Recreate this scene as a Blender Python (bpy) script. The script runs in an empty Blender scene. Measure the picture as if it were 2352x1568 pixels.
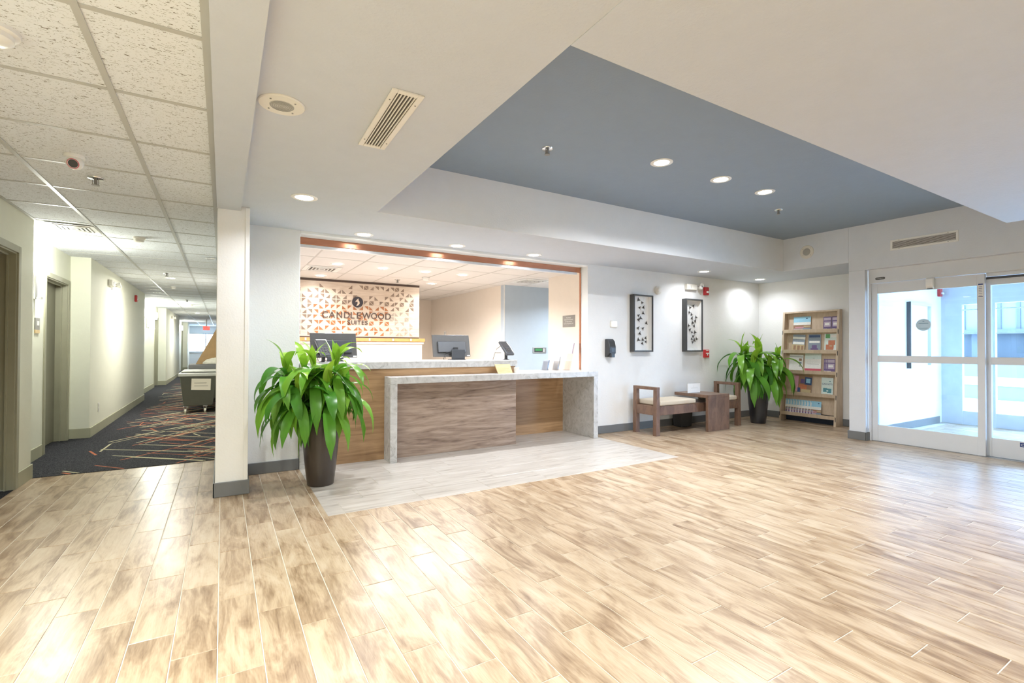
import bpy, math, random
from mathutils import Vector, Matrix
R = math.radians
random.seed(7)
D = bpy.data
SC = bpy.context.scene
COL = SC.collection

# ------------------------------------------------------------------ camera, world, exposure
cam = D.cameras.new('camera'); cam.sensor_width = 36; cam.sensor_fit = 'HORIZONTAL'
cam.lens = 1108.62 / 2352 * 36; cam.clip_start = .05; cam.clip_end = 300
co = D.objects.new('camera', cam); COL.objects.link(co); SC.camera = co
th, pt, ro = .540233, .010515, .003257
fw = Vector((math.sin(th) * math.cos(pt), math.cos(th) * math.cos(pt), math.sin(pt)))
rt = Vector((math.cos(th), -math.sin(th), 0)); up = rt.cross(fw)
r2 = rt * math.cos(ro) + up * math.sin(ro); u2 = up * math.cos(ro) - rt * math.sin(ro)
m = Matrix.Identity(4)
for i in range(3):
    m[i][0], m[i][1], m[i][2] = r2[i], u2[i], -fw[i]
m[0][3], m[1][3], m[2][3] = 0, 0, 1.165
co.matrix_world = m

W = D.worlds.new('world'); SC.world = W; W.use_nodes = True
bg = W.node_tree.nodes['Background']
bg.inputs[0].default_value = (.55, .76, 1, 1); bg.inputs[1].default_value = 12.5
vs = SC.view_settings
vs.view_transform = 'Standard'; vs.look = 'None'; vs.gamma = 1; vs.use_curve_mapping = False
vs.exposure = 0.93
LOBBY, OFFICE, HALL = (.92, .96, 1.01), (1, .97, .94), (.97, 1, .90)
P_TRAY, P_SOFF, P_OFF, P_HALL, P_SCONCE = 16, 5.5, 22, 22, 24
try:
    SC.cycles.use_denoising = True; SC.cycles.use_adaptive_sampling = True; SC.cycles.adaptive_threshold = .025
    SC.cycles.max_bounces = 7; SC.cycles.diffuse_bounces = 5; SC.cycles.glossy_bounces = 3
    SC.cycles.transparent_max_bounces = 12; SC.cycles.sample_clamp_indirect = 6
    SC.cycles.caustics_reflective = False; SC.cycles.caustics_refractive = False
except Exception:
    pass

# ------------------------------------------------------------------ materials
MAT = {}
def new_mat(name):
    mt = D.materials.new(name); mt.use_nodes = True; MAT[name] = mt
    nt = mt.node_tree
    return mt, nt, nt.nodes['Principled BSDF'], nt.nodes['Material Output']
def node(nt, t, **kw):
    n = nt.nodes.new(t)
    for k, v in kw.items():
        if k.startswith('i_'):
            key = k[2:]; key = int(key) if key.isdigit() else key
            n.inputs[key].default_value = v
        else: setattr(n, k, v)
    return n
def ramp(nt, stops):
    n = nt.nodes.new('ShaderNodeValToRGB'); e = n.color_ramp.elements
    while len(e) < len(stops): e.new(.5)
    for q, (p, c) in zip(e, stops):
        q.position = p; q.color = (*c, 1) if len(c) == 3 else c
    return n
def bump(nt, bs, src, strength, dist=.01):
    b = node(nt, 'ShaderNodeBump'); b.inputs['Strength'].default_value = strength; b.inputs['Distance'].default_value = dist
    nt.links.new(src, b.inputs['Height']); nt.links.new(b.outputs[0], bs.inputs['Normal'])
def coords(nt, scale=(1, 1, 1), world=False):
    if world:
        g = node(nt, 'ShaderNodeNewGeometry'); src = g.outputs['Position']
    else:
        g = node(nt, 'ShaderNodeTexCoord'); src = g.outputs['Object']
    mp = node(nt, 'ShaderNodeMapping'); mp.inputs['Scale'].default_value = scale
    nt.links.new(src, mp.inputs['Vector']); return mp.outputs[0]
def noise(nt, vec, scale, detail=3, rough=.55, dist=0):
    n = node(nt, 'ShaderNodeTexNoise'); n.inputs['Scale'].default_value = scale; n.inputs['Detail'].default_value = detail
    n.inputs['Roughness'].default_value = rough; n.inputs['Distortion'].default_value = dist
    nt.links.new(vec, n.inputs['Vector']); return n.outputs['Fac']
def plain(name, col, rough=.5, metal=0, var=.04, nscale=9, bmp=0, bscale=60, spec=.5, coat=0):
    mt, nt, bs, o = new_mat(name)
    f = noise(nt, coords(nt), nscale, 2)
    a = tuple(max(0, c * (1 - var)) for c in col); b = tuple(min(1, c * (1 + var)) for c in col)
    rp = ramp(nt, [(.3, a), (.7, b)]); nt.links.new(f, rp.inputs[0]); nt.links.new(rp.outputs[0], bs.inputs['Base Color'])
    bs.inputs['Roughness'].default_value = rough; bs.inputs['Metallic'].default_value = metal
    bs.inputs['Specular IOR Level'].default_value = spec
    if coat: bs.inputs['Coat Weight'].default_value = coat
    if bmp:
        f2 = noise(nt, coords(nt, world=True), bscale, 2); bump(nt, bs, f2, bmp, .004)
    return mt
def emit(name, col, strength, base=(.9, .9, .9)):
    mt, nt, bs, o = new_mat(name)
    bs.inputs['Base Color'].default_value = (*base, 1)
    bs.inputs['Emission Color'].default_value = (*col, 1); bs.inputs['Emission Strength'].default_value = strength
    return mt
def wood(name, dark, light, scale, rough=.45, mid=None, dist=1.2):
    mt, nt, bs, o = new_mat(name)
    f = noise(nt, coords(nt, scale), 1, 6, .6, dist)
    g = noise(nt, coords(nt, tuple(s * 6 for s in scale)), 1, 3, .6, .3)
    mx = node(nt, 'ShaderNodeMath', operation='MULTIPLY_ADD'); mx.inputs[1].default_value = .35
    nt.links.new(g, mx.inputs[0]); nt.links.new(f, mx.inputs[2])
    st = [(.42, dark), (.78, light)] if mid is None else [(.45, dark), (.58, mid), (.8, light)]
    rp = ramp(nt, st); nt.links.new(mx.outputs[0], rp.inputs[0]); nt.links.new(rp.outputs[0], bs.inputs['Base Color'])
    bs.inputs['Roughness'].default_value = rough
    return mt
def glass(name, tint, refl=.04, rough=.0):
    mt, nt, bs, o = new_mat(name); nt.nodes.remove(bs)
    t = node(nt, 'ShaderNodeBsdfTransparent'); t.inputs[0].default_value = (*tint, 1)
    g = node(nt, 'ShaderNodeBsdfGlossy'); g.inputs['Roughness'].default_value = rough
    lw = node(nt, 'ShaderNodeLayerWeight'); pw = node(nt, 'ShaderNodeMath', operation='POWER'); pw.inputs[1].default_value = 5
    nt.links.new(lw.outputs['Facing'], pw.inputs[0])
    ma = node(nt, 'ShaderNodeMath', operation='MULTIPLY_ADD'); ma.inputs[1].default_value = .9; ma.inputs[2].default_value = refl
    nt.links.new(pw.outputs[0], ma.inputs[0])
    mx = node(nt, 'ShaderNodeMixShader'); nt.links.new(ma.outputs[0], mx.inputs[0])
    nt.links.new(t.outputs[0], mx.inputs[1]); nt.links.new(g.outputs[0], mx.inputs[2]); nt.links.new(mx.outputs[0], o.inputs[0])
    return mt

plain('wall_paint', (.79, .79, .785), .6, var=.012, bmp=.35, bscale=75)
plain('wall_office', (.78, .71, .63), .6, var=.012, bmp=.2, bscale=75)
plain('wall_blue', (.46, .53, .60), .6, var=.012, bmp=.2, bscale=75)
plain('wall_hall', (.78, .78, .66), .6, var=.012, bmp=.2, bscale=75)
plain('wall_grey', (.66, .685, .73), .6, var=.012, bmp=.3, bscale=75)
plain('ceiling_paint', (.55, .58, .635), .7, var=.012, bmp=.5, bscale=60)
plain('tray_paint', (.25, .31, .385), .6, var=.015, bmp=.3, bscale=60)
plain('base_grey', (.16, .165, .17), .5, var=.03)
plain('base_hall', (.40, .39, .28), .5, var=.03)
plain('door_olive', (.205, .195, .14), .45, var=.03)
plain('frame_olive', (.34, .33, .24), .45, var=.03)
plain('white_metal', (.66, .68, .71), .35, var=.01, spec=.5)
plain('white_plastic', (.80, .79, .76), .35, var=.01)
plain('cream_plastic', (.72, .69, .63), .4, var=.01)
plain('tee_grid', (.46, .455, .43), .45, var=.02)
plain('tee_office', (.50, .47, .44), .5, var=.02)
plain('office_tile', (.68, .65, .62), .8, var=.015)
plain('dark_void', (.03, .03, .03), .8)
plain('vent_dark', (.10, .09, .08), .8)
plain('red_plastic', (.52, .03, .035), .35, var=.02)
plain('clear_lens', (.80, .80, .78), .15)
plain('chrome', (.72, .72, .72), .18, 1)
plain('steel', (.55, .55, .56), .3, 1)
plain('silver', (.72, .73, .75), .28, .6)
plain('copper', (.52, .24, .15), .25, .85)
plain('black_plastic', (.045, .046, .05), .35, var=.05)
plain('grey_plastic', (.075, .072, .07), .35, var=.05)
plain('pos_grey', (.065, .07, .08), .3, var=.05)
plain('pot_brown', (.045, .034, .028), .32, var=.05, coat=.2)
plain('pot_black', (.030, .031, .036), .3, var=.05, coat=.2)
plain('soil', (.03, .02, .013), .9, var=.3, nscale=60)
plain('stem_green', (.10, .13, .04), .5, var=.2)
plain('cushion', (.60, .52, .41), .85, var=.04, nscale=200)
plain('paper', (.80, .79, .76), .6, var=.01)
plain('paper_white', (.88, .875, .86), .6, var=.01)
plain('card_cream', (.74, .70, .60), .6, var=.01)
plain('frame_dark', (.06, .062, .066), .35, var=.05)
plain('flower_dark', (.07, .065, .065), .6, var=.2)
plain('sign_grey', (.26, .25, .235), .5)
plain('letter_dark', (.085, .055, .045), .4)
plain('emblem_dark', (.05, .045, .055), .35)
plain('tri_copper', (.46, .19, .085), .28, .25, var=.12)
plain('tri_taupe', (.30, .225, .175), .25, .25, var=.1)
plain('tri_pale', (.40, .345, .285), .3, .1, var=.06)
plain('cap_orange', (.56, .29, .10), .35, var=.08)
plain('pony_white', (.60, .525, .45), .5, var=.02)
plain('cardboard', (.42, .28, .14), .8, var=.06)
plain('bin_grey', (.085, .088, .07), .45, var=.04)
plain('bin_rim', (.36, .37, .34), .4, var=.04)
plain('bag_white', (.72, .71, .62), .5, var=.08, nscale=20)
plain('carpet_orange', (.42, .12, .05), .95, var=.25, nscale=90)
plain('carpet_cream', (.52, .48, .30), .95, var=.2, nscale=90)
plain('navy', (.02, .035, .075), .6)
plain('rack_bracket', (.06, .055, .05), .5)
plain('ground', (.80, .82, .84), .9, var=.06)
plain('building_white', (.14, .14, .14), .8, var=.02)
plain('building_rib', (.07, .07, .078), .7)
plain('building_blue', (.025, .03, .035), .4)
plain('label_blue', (.03, .06, .22), .5)
plain('rubber', (.02, .02, .02), .7)
plain('wheel_cream', (.62, .60, .48), .5)
for nm, c in dict(pr_sky=(.32, .60, .78), pr_white=(.80, .80, .78), pr_brown=(.33, .20, .13), pr_purple=(.16, .11, .25),
                  pr_lilac=(.50, .42, .52), pr_red=(.60, .12, .17), pr_orange=(.55, .20, .11), pr_green=(.12, .36, .13),
                  pr_navy=(.05, .09, .20), pr_tan=(.52, .42, .25), pr_teal=(.10, .27, .31), pr_slate=(.26, .31, .38),
                  pr_grey=(.45, .45, .45), pr_mint=(.66, .76, .74), pr_pink=(.60, .30, .38)).items():
    plain(nm, c, .35, var=.08, nscale=120)

emit('lamp_white', (1, .96, .90), 14)
emit('sconce_glow', (1, .99, .88), 5)
emit('screen_green', (.03, .16, .05), 1, (.02, .08, .03))
emit('screen_pale', (.75, .85, .88), .8)
emit('exit_red', (.9, .10, .08), 1.0, (.5, .05, .04))
glass('door_glass', (.85, .92, .98)); glass('pic_glass', (.98, .98, .98)); glass('acrylic', (.93, .92, .92))

wood('wood_warm', (.26, .145, .07), (.48, .30, .16), (1.0, 4, 16), .4, (.37, .22, .11))
wood('wood_grey', (.15, .10, .078), (.42, .32, .255), (1.1, 4, 11), .4, (.27, .195, .155), 2.2)
wood('wood_bench', (.10, .055, .037), (.21, .125, .085), (9, 9, 3), .35)
wood('wood_rack', (.46, .35, .25), (.60, .48, .36), (8, 8, 2), .5)
wood('wood_sign', (.58, .40, .18), (.72, .54, .28), (3, 3, 40), .45)
wood('panel_wood', (.56, .45, .35), (.72, .62, .51), (1.5, 1, 14), .22, None, 2)

def mk_stone():
    mt, nt, bs, o = new_mat('quartz')
    v = coords(nt, world=True)
    a = noise(nt, v, 7, 8, .7, 2.5); rp = ramp(nt, [(.33, (.36, .35, .34)), (.45, (.52, .515, .51)), (.62, (.62, .615, .61))])
    nt.links.new(a, rp.inputs[0]); nt.links.new(rp.outputs[0], bs.inputs['Base Color']); bs.inputs['Roughness'].default_value = .22
mk_stone()
def mk_acoustic():
    mt, nt, bs, o = new_mat('acoustic_tile')
    v = coords(nt, (1, 2.3, 1), True); f = noise(nt, v, 62, 2, .6, 1.3)
    rp = ramp(nt, [(.35, (.17, .15, .12)), (.395, (.74, .765, .80))]); nt.links.new(f, rp.inputs[0])
    nt.links.new(rp.outputs[0], bs.inputs['Base Color']); bs.inputs['Roughness'].default_value = .9
    bump(nt, bs, rp.outputs[0], .4, .003)
mk_acoustic()
PX0, PXW, PY0, PYL, PST = -.0068, .14985, 2.586, .5965, .1995
def mk_plank():
    mt, nt, bs, o = new_mat('plank_tile')
    L = nt.links.new
    g = node(nt, 'ShaderNodeNewGeometry'); sp = node(nt, 'ShaderNodeSeparateXYZ'); L(g.outputs['Position'], sp.inputs[0])
    def mth(op, a, b=None, c=None):
        n = node(nt, 'ShaderNodeMath', operation=op)
        for i, q in enumerate((a, b, c)):
            if q is None: continue
            if isinstance(q, (int, float)): n.inputs[i].default_value = q
            else: L(q, n.inputs[i])
        return n.outputs[0]
    col = mth('FLOOR', mth('DIVIDE', mth('SUBTRACT', sp.outputs[0], PX0), PXW))
    md = mth('FLOORED_MODULO', col, 3)
    row = mth('FLOOR', mth('DIVIDE', mth('MULTIPLY_ADD', md, PST, mth('SUBTRACT', sp.outputs[1], PY0)), PYL))
    cb = node(nt, 'ShaderNodeCombineXYZ'); L(col, cb.inputs[0]); L(row, cb.inputs[1])
    wn = node(nt, 'ShaderNodeTexWhiteNoise', noise_dimensions='3D'); L(cb.outputs[0], wn.inputs['Vector'])
    sc = node(nt, 'ShaderNodeVectorMath', operation='SCALE'); L(wn.outputs['Color'], sc.inputs[0]); sc.inputs['Scale'].default_value = 37
    ad = node(nt, 'ShaderNodeVectorMath', operation='ADD'); L(g.outputs['Position'], ad.inputs[0]); L(sc.outputs[0], ad.inputs[1])
    def mp(s):
        q = node(nt, 'ShaderNodeMapping'); q.inputs['Scale'].default_value = s; L(ad.outputs[0], q.inputs['Vector']); return q.outputs[0]
    blot = noise(nt, mp((11, 2.6, 1)), 1, 4, .6, 1.0); grain = noise(nt, mp((70, 5, 1)), 1, 4, .65, .6); fine = noise(nt, mp((230, 18, 1)), 1, 2, .6)
    s = mth('MULTIPLY_ADD', grain, .42, mth('MULTIPLY_ADD', fine, .18, mth('MULTIPLY', blot, 1.12)))
    s = mth('MULTIPLY_ADD', wn.outputs['Value'], .12, s)
    rp = ramp(nt, [(.56, (.19, .115, .063)), (.72, (.335, .232, .146)), (.86, (.465, .348, .235)), (1, (.53, .425, .307))])
    L(mth('MULTIPLY', s, .88), rp.inputs[0]); L(rp.outputs[0], bs.inputs['Base Color'])
    bs.inputs['Roughness'].default_value = .29; bs.inputs['Specular IOR Level'].default_value = .5
    bump(nt, bs, grain, .03, .002)
mk_plank()
def mk_pale():
    mt, nt, bs, o = new_mat('pale_tile')
    oi = node(nt, 'ShaderNodeObjectInfo'); g = node(nt, 'ShaderNodeNewGeometry')
    sc = node(nt, 'ShaderNodeVectorMath', operation='SCALE'); nt.links.new(oi.outputs['Location'], sc.inputs[0]); sc.inputs['Scale'].default_value = 7.3
    ad = node(nt, 'ShaderNodeVectorMath', operation='ADD'); nt.links.new(g.outputs['Position'], ad.inputs[0]); nt.links.new(sc.outputs[0], ad.inputs[1])
    mp = node(nt, 'ShaderNodeMapping'); mp.inputs['Scale'].default_value = (2.2, 26, 1); nt.links.new(ad.outputs[0], mp.inputs[0])
    f = noise(nt, mp.outputs[0], 1, 5, .6, .7); rp = ramp(nt, [(.28, (.32, .28, .245)), (.46, (.50, .455, .41)), (.75, (.62, .58, .54))])
    nt.links.new(f, rp.inputs[0]); nt.links.new(rp.outputs[0], bs.inputs['Base Color']); bs.inputs['Roughness'].default_value = .3
mk_pale()
plain('grout', (.66, .61, .52), .8, var=.05)
def mk_carpet():
    mt, nt, bs, o = new_mat('carpet')
    v = coords(nt, world=True); f = noise(nt, v, 130, 2, .7); rp = ramp(nt, [(.35, (.012, .013, .018)), (.55, (.045, .045, .052)), (.72, (.13, .13, .135))])
    nt.links.new(f, rp.inputs[0]); nt.links.new(rp.outputs[0], bs.inputs['Base Color']); bs.inputs['Roughness'].default_value = .95
    bs.inputs['Specular IOR Level'].default_value = .1; bump(nt, bs, f, .5, .004)
mk_carpet()
def mk_leaf(name, a, b, c):
    mt, nt, bs, o = new_mat(name)
    oi = node(nt, 'ShaderNodeObjectInfo'); rp = ramp(nt, [(0, a), (.5, b), (1, c)]); nt.links.new(oi.outputs['Random'], rp.inputs[0])
    f = noise(nt, coords(nt, (2, 90, 2)), 1, 2); mx = node(nt, 'ShaderNodeMixRGB', blend_type='MULTIPLY'); mx.inputs[0].default_value = .3
    r3 = ramp(nt, [(.3, (.6, .7, .5)), (.7, (1, 1, 1))]); nt.links.new(f, r3.inputs[0])
    nt.links.new(rp.outputs[0], mx.inputs[1]); nt.links.new(r3.outputs[0], mx.inputs[2])
    nt.links.new(mx.outputs[0], bs.inputs['Base Color']); bs.inputs['Roughness'].default_value = .3
    tr = node(nt, 'ShaderNodeBsdfTranslucent'); nt.links.new(mx.outputs[0], tr.inputs[0])
    ms = node(nt, 'ShaderNodeMixShader'); ms.inputs[0].default_value = .3
    nt.links.new(bs.outputs[0], ms.inputs[1]); nt.links.new(tr.outputs[0], ms.inputs[2]); nt.links.new(ms.outputs[0], o.inputs[0])
mk_leaf('leaf_green', (.06, .22, .025), (.13, .36, .035), (.24, .50, .05))
mk_leaf('leaf_young', (.26, .47, .04), (.34, .58, .05), (.20, .42, .04))

# ------------------------------------------------------------------ mesh builder
class MB:
    def __init__(s): s.v, s.f, s.mi, s.mats, s.cur = [], [], [], [], 0
    def use(s, mat):
        if mat not in s.mats: s.mats.append(mat)
        s.cur = s.mats.index(mat); return s
    def add(s, vs, fs):
        n = len(s.v); s.v += [tuple(p) for p in vs]
        for f in fs: s.f.append([n + i for i in f]); s.mi.append(s.cur)
        return s
    def box(s, x0, x1, y0, y1, z0, z1):
        x0, x1 = min(x0, x1), max(x0, x1); y0, y1 = min(y0, y1), max(y0, y1); z0, z1 = min(z0, z1), max(z0, z1)
        return s.add([(x, y, z) for z in (z0, z1) for y in (y0, y1) for x in (x0, x1)],
                     [(0, 2, 3, 1), (4, 5, 7, 6), (0, 1, 5, 4), (2, 6, 7, 3), (0, 4, 6, 2), (1, 3, 7, 5)])
    def hexa(s, lo, hi):      # two quads of 4 points (counter-clockwise from above)
        return s.add(list(lo) + list(hi), [(3, 2, 1, 0), (4, 5, 6, 7)] + [(i, (i + 1) % 4, 4 + (i + 1) % 4, 4 + i) for i in range(4)])
    def prism(s, pts, a, b, axis='z'):
        n = len(pts)
        def P(u, v, w): return {'z': (u, v, w), 'y': (u, w, v), 'x': (w, u, v)}[axis]
        vs = [P(u, v, a) for u, v in pts] + [P(u, v, b) for u, v in pts]
        return s.add(vs, [list(range(n))[::-1], list(range(n, 2 * n))] + [(i, (i + 1) % n, n + (i + 1) % n, n + i) for i in range(n)])
    def cyl(s, c, r, h, axis='z', n=20, r2=None):
        r2 = r if r2 is None else r2
        vs = []
        for k, rr in ((0, r), (h, r2)):
            for i in range(n):
                a = 2 * math.pi * i / n; u, v = rr * math.cos(a), rr * math.sin(a)
                p = {'z': (u, v, k), 'y': (u, k, v), 'x': (k, u, v)}[axis]; vs.append((c[0] + p[0], c[1] + p[1], c[2] + p[2]))
        return s.add(vs, [list(range(n))[::-1], list(range(n, 2 * n))] + [(i, (i + 1) % n, n + (i + 1) % n, n + i) for i in range(n)])
    def lathe(s, prof, c=(0, 0, 0), n=28, axis='z', caps=True):
        vs = []
        for r, h in prof:
            for i in range(n):
                a = 2 * math.pi * i / n; u, v = r * math.cos(a), r * math.sin(a)
                p = {'z': (u, v, h), 'y': (u, h, v), 'x': (h, u, v)}[axis]; vs.append((c[0] + p[0], c[1] + p[1], c[2] + p[2]))
        fs = []
        for k in range(len(prof) - 1):
            for i in range(n): fs.append((k * n + i, k * n + (i + 1) % n, (k + 1) * n + (i + 1) % n, (k + 1) * n + i))
        if caps: fs += [list(range(n))[::-1], list(range((len(prof) - 1) * n, len(prof) * n))]
        return s.add(vs, fs)
    def tube(s, pts, r, n=8):
        pts = [Vector(p) for p in pts]; vs = []
        rr = r if isinstance(r, (list, tuple)) else [r] * len(pts)
        for i, p in enumerate(pts):
            t = (pts[min(i + 1, len(pts) - 1)] - pts[max(i - 1, 0)]).normalized()
            a = t.cross(Vector((0, 0, 1)) if abs(t.z) < .9 else Vector((1, 0, 0))).normalized(); b = t.cross(a)
            for k in range(n):
                q = 2 * math.pi * k / n; vs.append(p + (a * math.cos(q) + b * math.sin(q)) * rr[i])
        fs = [(i * n + k, i * n + (k + 1) % n, (i + 1) * n + (k + 1) % n, (i + 1) * n + k) for i in range(len(pts) - 1) for k in range(n)]
        return s.add(vs, fs + [list(range(n))[::-1], list(range((len(pts) - 1) * n, len(pts) * n))])
    def mesh(s, name, mat=None, smooth=False):
        me = D.meshes.new(name); me.from_pydata(s.v, [], s.f)
        for mn in (s.mats or [mat]): me.materials.append(MAT[mn])
        for p, i in zip(me.polygons, s.mi):
            p.material_index = i
            if smooth: p.use_smooth = True
        me.validate(); me.update()
        if smooth:
            try: me.set_sharp_from_angle(angle=R(38))
            except Exception: pass
        return me
    def build(s, name, mat=None, parent=None, smooth=False, bevel=0, seg=2):
        o = D.objects.new(name, s.mesh(name, mat, smooth)); COL.objects.link(o)
        if parent is not None: o.parent = parent
        if bevel:
            b = o.modifiers.new('bevel', 'BEVEL'); b.width = bevel; b.segments = seg; b.limit_method = 'ANGLE'; b.angle_limit = R(50)
        return o
def link(name, me, parent=None, loc=(0, 0, 0), rot=(0, 0, 0), scale=(1, 1, 1)):
    o = D.objects.new(name, me); COL.objects.link(o); o.location = loc; o.rotation_euler = rot; o.scale = scale
    if parent is not None: o.parent = parent
    return o
def tag(o, label, cat=None, group=None, kind=None):
    if label: o['label'] = label
    if cat: o['category'] = cat
    if group: o['group'] = group
    if kind: o['kind'] = kind
    return o
def thing(name, label, cat, loc=(0, 0, 0), rz=0, group=None):
    o = D.objects.new(name, None); COL.objects.link(o); o.location = loc; o.rotation_euler = (0, 0, rz); o.empty_display_size = .1
    return tag(o, label, cat, group)
def struct(o, label=None): return tag(o, label, None, None, 'structure')
def text(name, body, mat, parent, loc, size, rot=(R(90), 0, 0), ext=.0004, align='CENTER', fit=None):
    cu = D.curves.new(name, 'FONT'); cu.body = body; cu.size = size; cu.align_x = align; cu.align_y = 'CENTER'; cu.extrude = ext
    cu.materials.append(MAT[mat])
    tmp = D.objects.new(name, cu); me = D.meshes.new_from_object(tmp); D.objects.remove(tmp)
    if fit:
        xs = [v.co.x for v in me.vertices]; zs = [v.co.y for v in me.vertices]
        for v in me.vertices:
            v.co.x = (v.co.x - (min(xs) + max(xs)) / 2) * fit[0] / (max(xs) - min(xs)); v.co.y = (v.co.y - (min(zs) + max(zs)) / 2) * fit[1] / (max(zs) - min(zs))
    return link(name, me, parent, loc, rot)

# ------------------------------------------------------------------ constants of the place (metres)
ZC, ZT, YW, XD, XA = 2.26, 2.715, 4.953, 6.92, 7.94      # soffit, tray, reception wall, entrance wall, alcove wall
YB = -3.6                                                # wall behind the camera
XL = -1.43                                               # corridor wall

# ------------------------------------------------------------------ floor
fl = struct(MB().box(-2.2, 10.4, YB, 5.9, -.12, -.0022).box(.178, 8.2, 5.9, 11, -.12, -.0022).build('floor', 'grout'), 'wood-look tile floor of the lobby')
regions = [(XL, -.042, YB, 5.785), (-.042, .178, YB, 4.36), (.178, .63, YB, YW), (.63, 4.17, YB, 3.49), (4.17, XD, YB, YW), (XD, XA, 3.09, YW), (XD, 9.7, -.7, 2.92)]
def chamfer(mb, x0, x1, y0, y1, zt=0, zb=-.006, c=.0012):
    lo = [(x0, y0, zb), (x1, y0, zb), (x1, y1, zb), (x0, y1, zb)]; mi = [(x, y, zt - c) for x, y, _ in lo]
    hi = [(x0 + c, y0 + c, zt), (x1 - c, y0 + c, zt), (x1 - c, y1 - c, zt), (x0 + c, y1 - c, zt)]
    mb.add(lo + mi + hi, [(8, 9, 10, 11)] + [(i, (i + 1) % 4, 4 + (i + 1) % 4, 4 + i) for i in range(4)] + [(4 + i, 4 + (i + 1) % 4, 8 + (i + 1) % 4, 8 + i) for i in range(4)])
pieces = []
GAP = .0021
for c in range(-11, 66):
    xa, xb = PX0 + c * PXW, PX0 + (c + 1) * PXW; off = PY0 - PST * (c % 3)
    for r in range(-14, 8):
        ya, yb = off + r * PYL, off + (r + 1) * PYL; got = []
        for (x0, x1, y0, y1) in regions:
            q = [max(xa, x0), min(xb, x1), max(ya, y0), min(yb, y1)]
            if q[1] - q[0] > .004 and q[3] - q[2] > .004:
                if got and abs(got[-1][1] - q[0]) < 1e-6 and got[-1][2:] == q[2:]: got[-1][1] = q[1]
                else: got.append(q)
        pieces += [(g[0] + (GAP if g[0] <= xa + 1e-6 else 0), g[1] - (GAP if g[1] >= xb - 1e-6 else 0), g[2] + (GAP if g[2] <= ya + 1e-6 else 0), g[3] - (GAP if g[3] >= yb - 1e-6 else 0)) for g in got]
def shown(p):
    x, y = (p[0] + p[1]) / 2, (p[2] + p[3]) / 2; v = Vector((x, y, -1.165)); d = v.dot(fw)
    if d < .4: return 0
    u, w = v.dot(r2) / d, v.dot(u2) / d
    if abs(u) > 1.09 or abs(w) > .74: return 0
    if x > XD + .05 and y < 3.05: return 0
    return (p[1] - p[0]) * (p[3] - p[2]) / d ** 3
pieces.sort(key=shown, reverse=True)
cache = {}
for p in pieces[:300]:
    w, h = round(p[1] - p[0], 4), round(p[3] - p[2], 4)
    if (w, h) not in cache:
        mb = MB(); chamfer(mb, -w / 2, w / 2, -h / 2, h / 2); cache[w, h] = mb.mesh('plank', 'plank_tile')
    link('plank', cache[w, h], fl, ((p[0] + p[1]) / 2, (p[2] + p[3]) / 2, 0))
mb = MB()
for p in pieces[300:]: chamfer(mb, *p)
tag(mb.build('plank_field', 'plank_tile', fl), None, kind='stuff')
cache = {}                                               # pale tiles before the desk, long side along the desk
TW, TL = .2975, .582
for r in range(7):
    y0, y1 = 3.49 + r * TW, min(3.49 + (r + 1) * TW, 5.42)
    if y1 - y0 < .03: continue
    xs = .745 + r * .1965; k = -3
    while xs + k * TL < 4.17:
        x0, x1 = max(xs + k * TL, .63), min(xs + (k + 1) * TL, 4.17); k += 1
        if x1 - x0 < .02: continue
        w, h = round(x1 - x0 - .002, 4), round(y1 - y0 - .002, 4)
        if (w, h) not in cache:
            q = MB(); chamfer(q, -w / 2, w / 2, -h / 2, h / 2); cache[w, h] = q.mesh('pale_tile', 'pale_tile')
        link('pale_tile', cache[w, h], fl, ((x0 + x1) / 2, (y0 + y1) / 2, 0))
MB().box(.178, 8.2, 5.42, 11, -.01, 0).build('office_floor', 'pale_tile', fl)
cp = struct(MB().box(-3.2, 1.2, 5.785, 33, -.1, .004).box(-1.8, XL, 4.4, 5.6, -.1, .002).build('floor_corridor', 'carpet'), 'dark patterned carpet of the corridor')
rng = random.Random(3)
for mat, n in (('carpet_orange', 115), ('carpet_cream', 120)):
    mb = MB()
    for i in range(n):
        y = 5.5 + (i + rng.random()) / n * 13; x = rng.uniform(-1.27, -.25); a = R(rng.gauss(52, 5)) if rng.random() < .55 else R(rng.gauss(-43, 5)); l = rng.uniform(.5, 1.7)
        if rng.random() < .1: a = R(rng.choice((88, -70))); l = rng.uniform(.2, .5)
        dx, dy = math.cos(a), math.sin(a); w = rng.uniform(.007, .011)
        t0, t1 = 0, l
        for t in (t1,):
            if dx > 0 and x + dx * t1 > -.045: t1 = (-.045 - x) / dx
            if dx < 0 and x + dx * t1 < -1.27: t1 = (-1.27 - x) / dx
            if dy < 0 and y + dy * t1 < 5.79: t1 = (5.79 - y) / dy
        if t1 < .1 or y < 5.79: continue
        p, q = (x, y), (x + dx * t1, y + dy * t1); zz = .0046 + (.0004 if mat == 'carpet_cream' else 0)
        mb.add([(p[0] - dy * w, p[1] + dx * w, zz), (p[0] + dy * w, p[1] - dx * w, zz), (q[0] + dy * w, q[1] - dx * w, zz), (q[0] - dy * w, q[1] + dx * w, zz)], [(0, 1, 2, 3)])
    tag(mb.build('carpet_stripes', mat, cp), None, kind='stuff')

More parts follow.
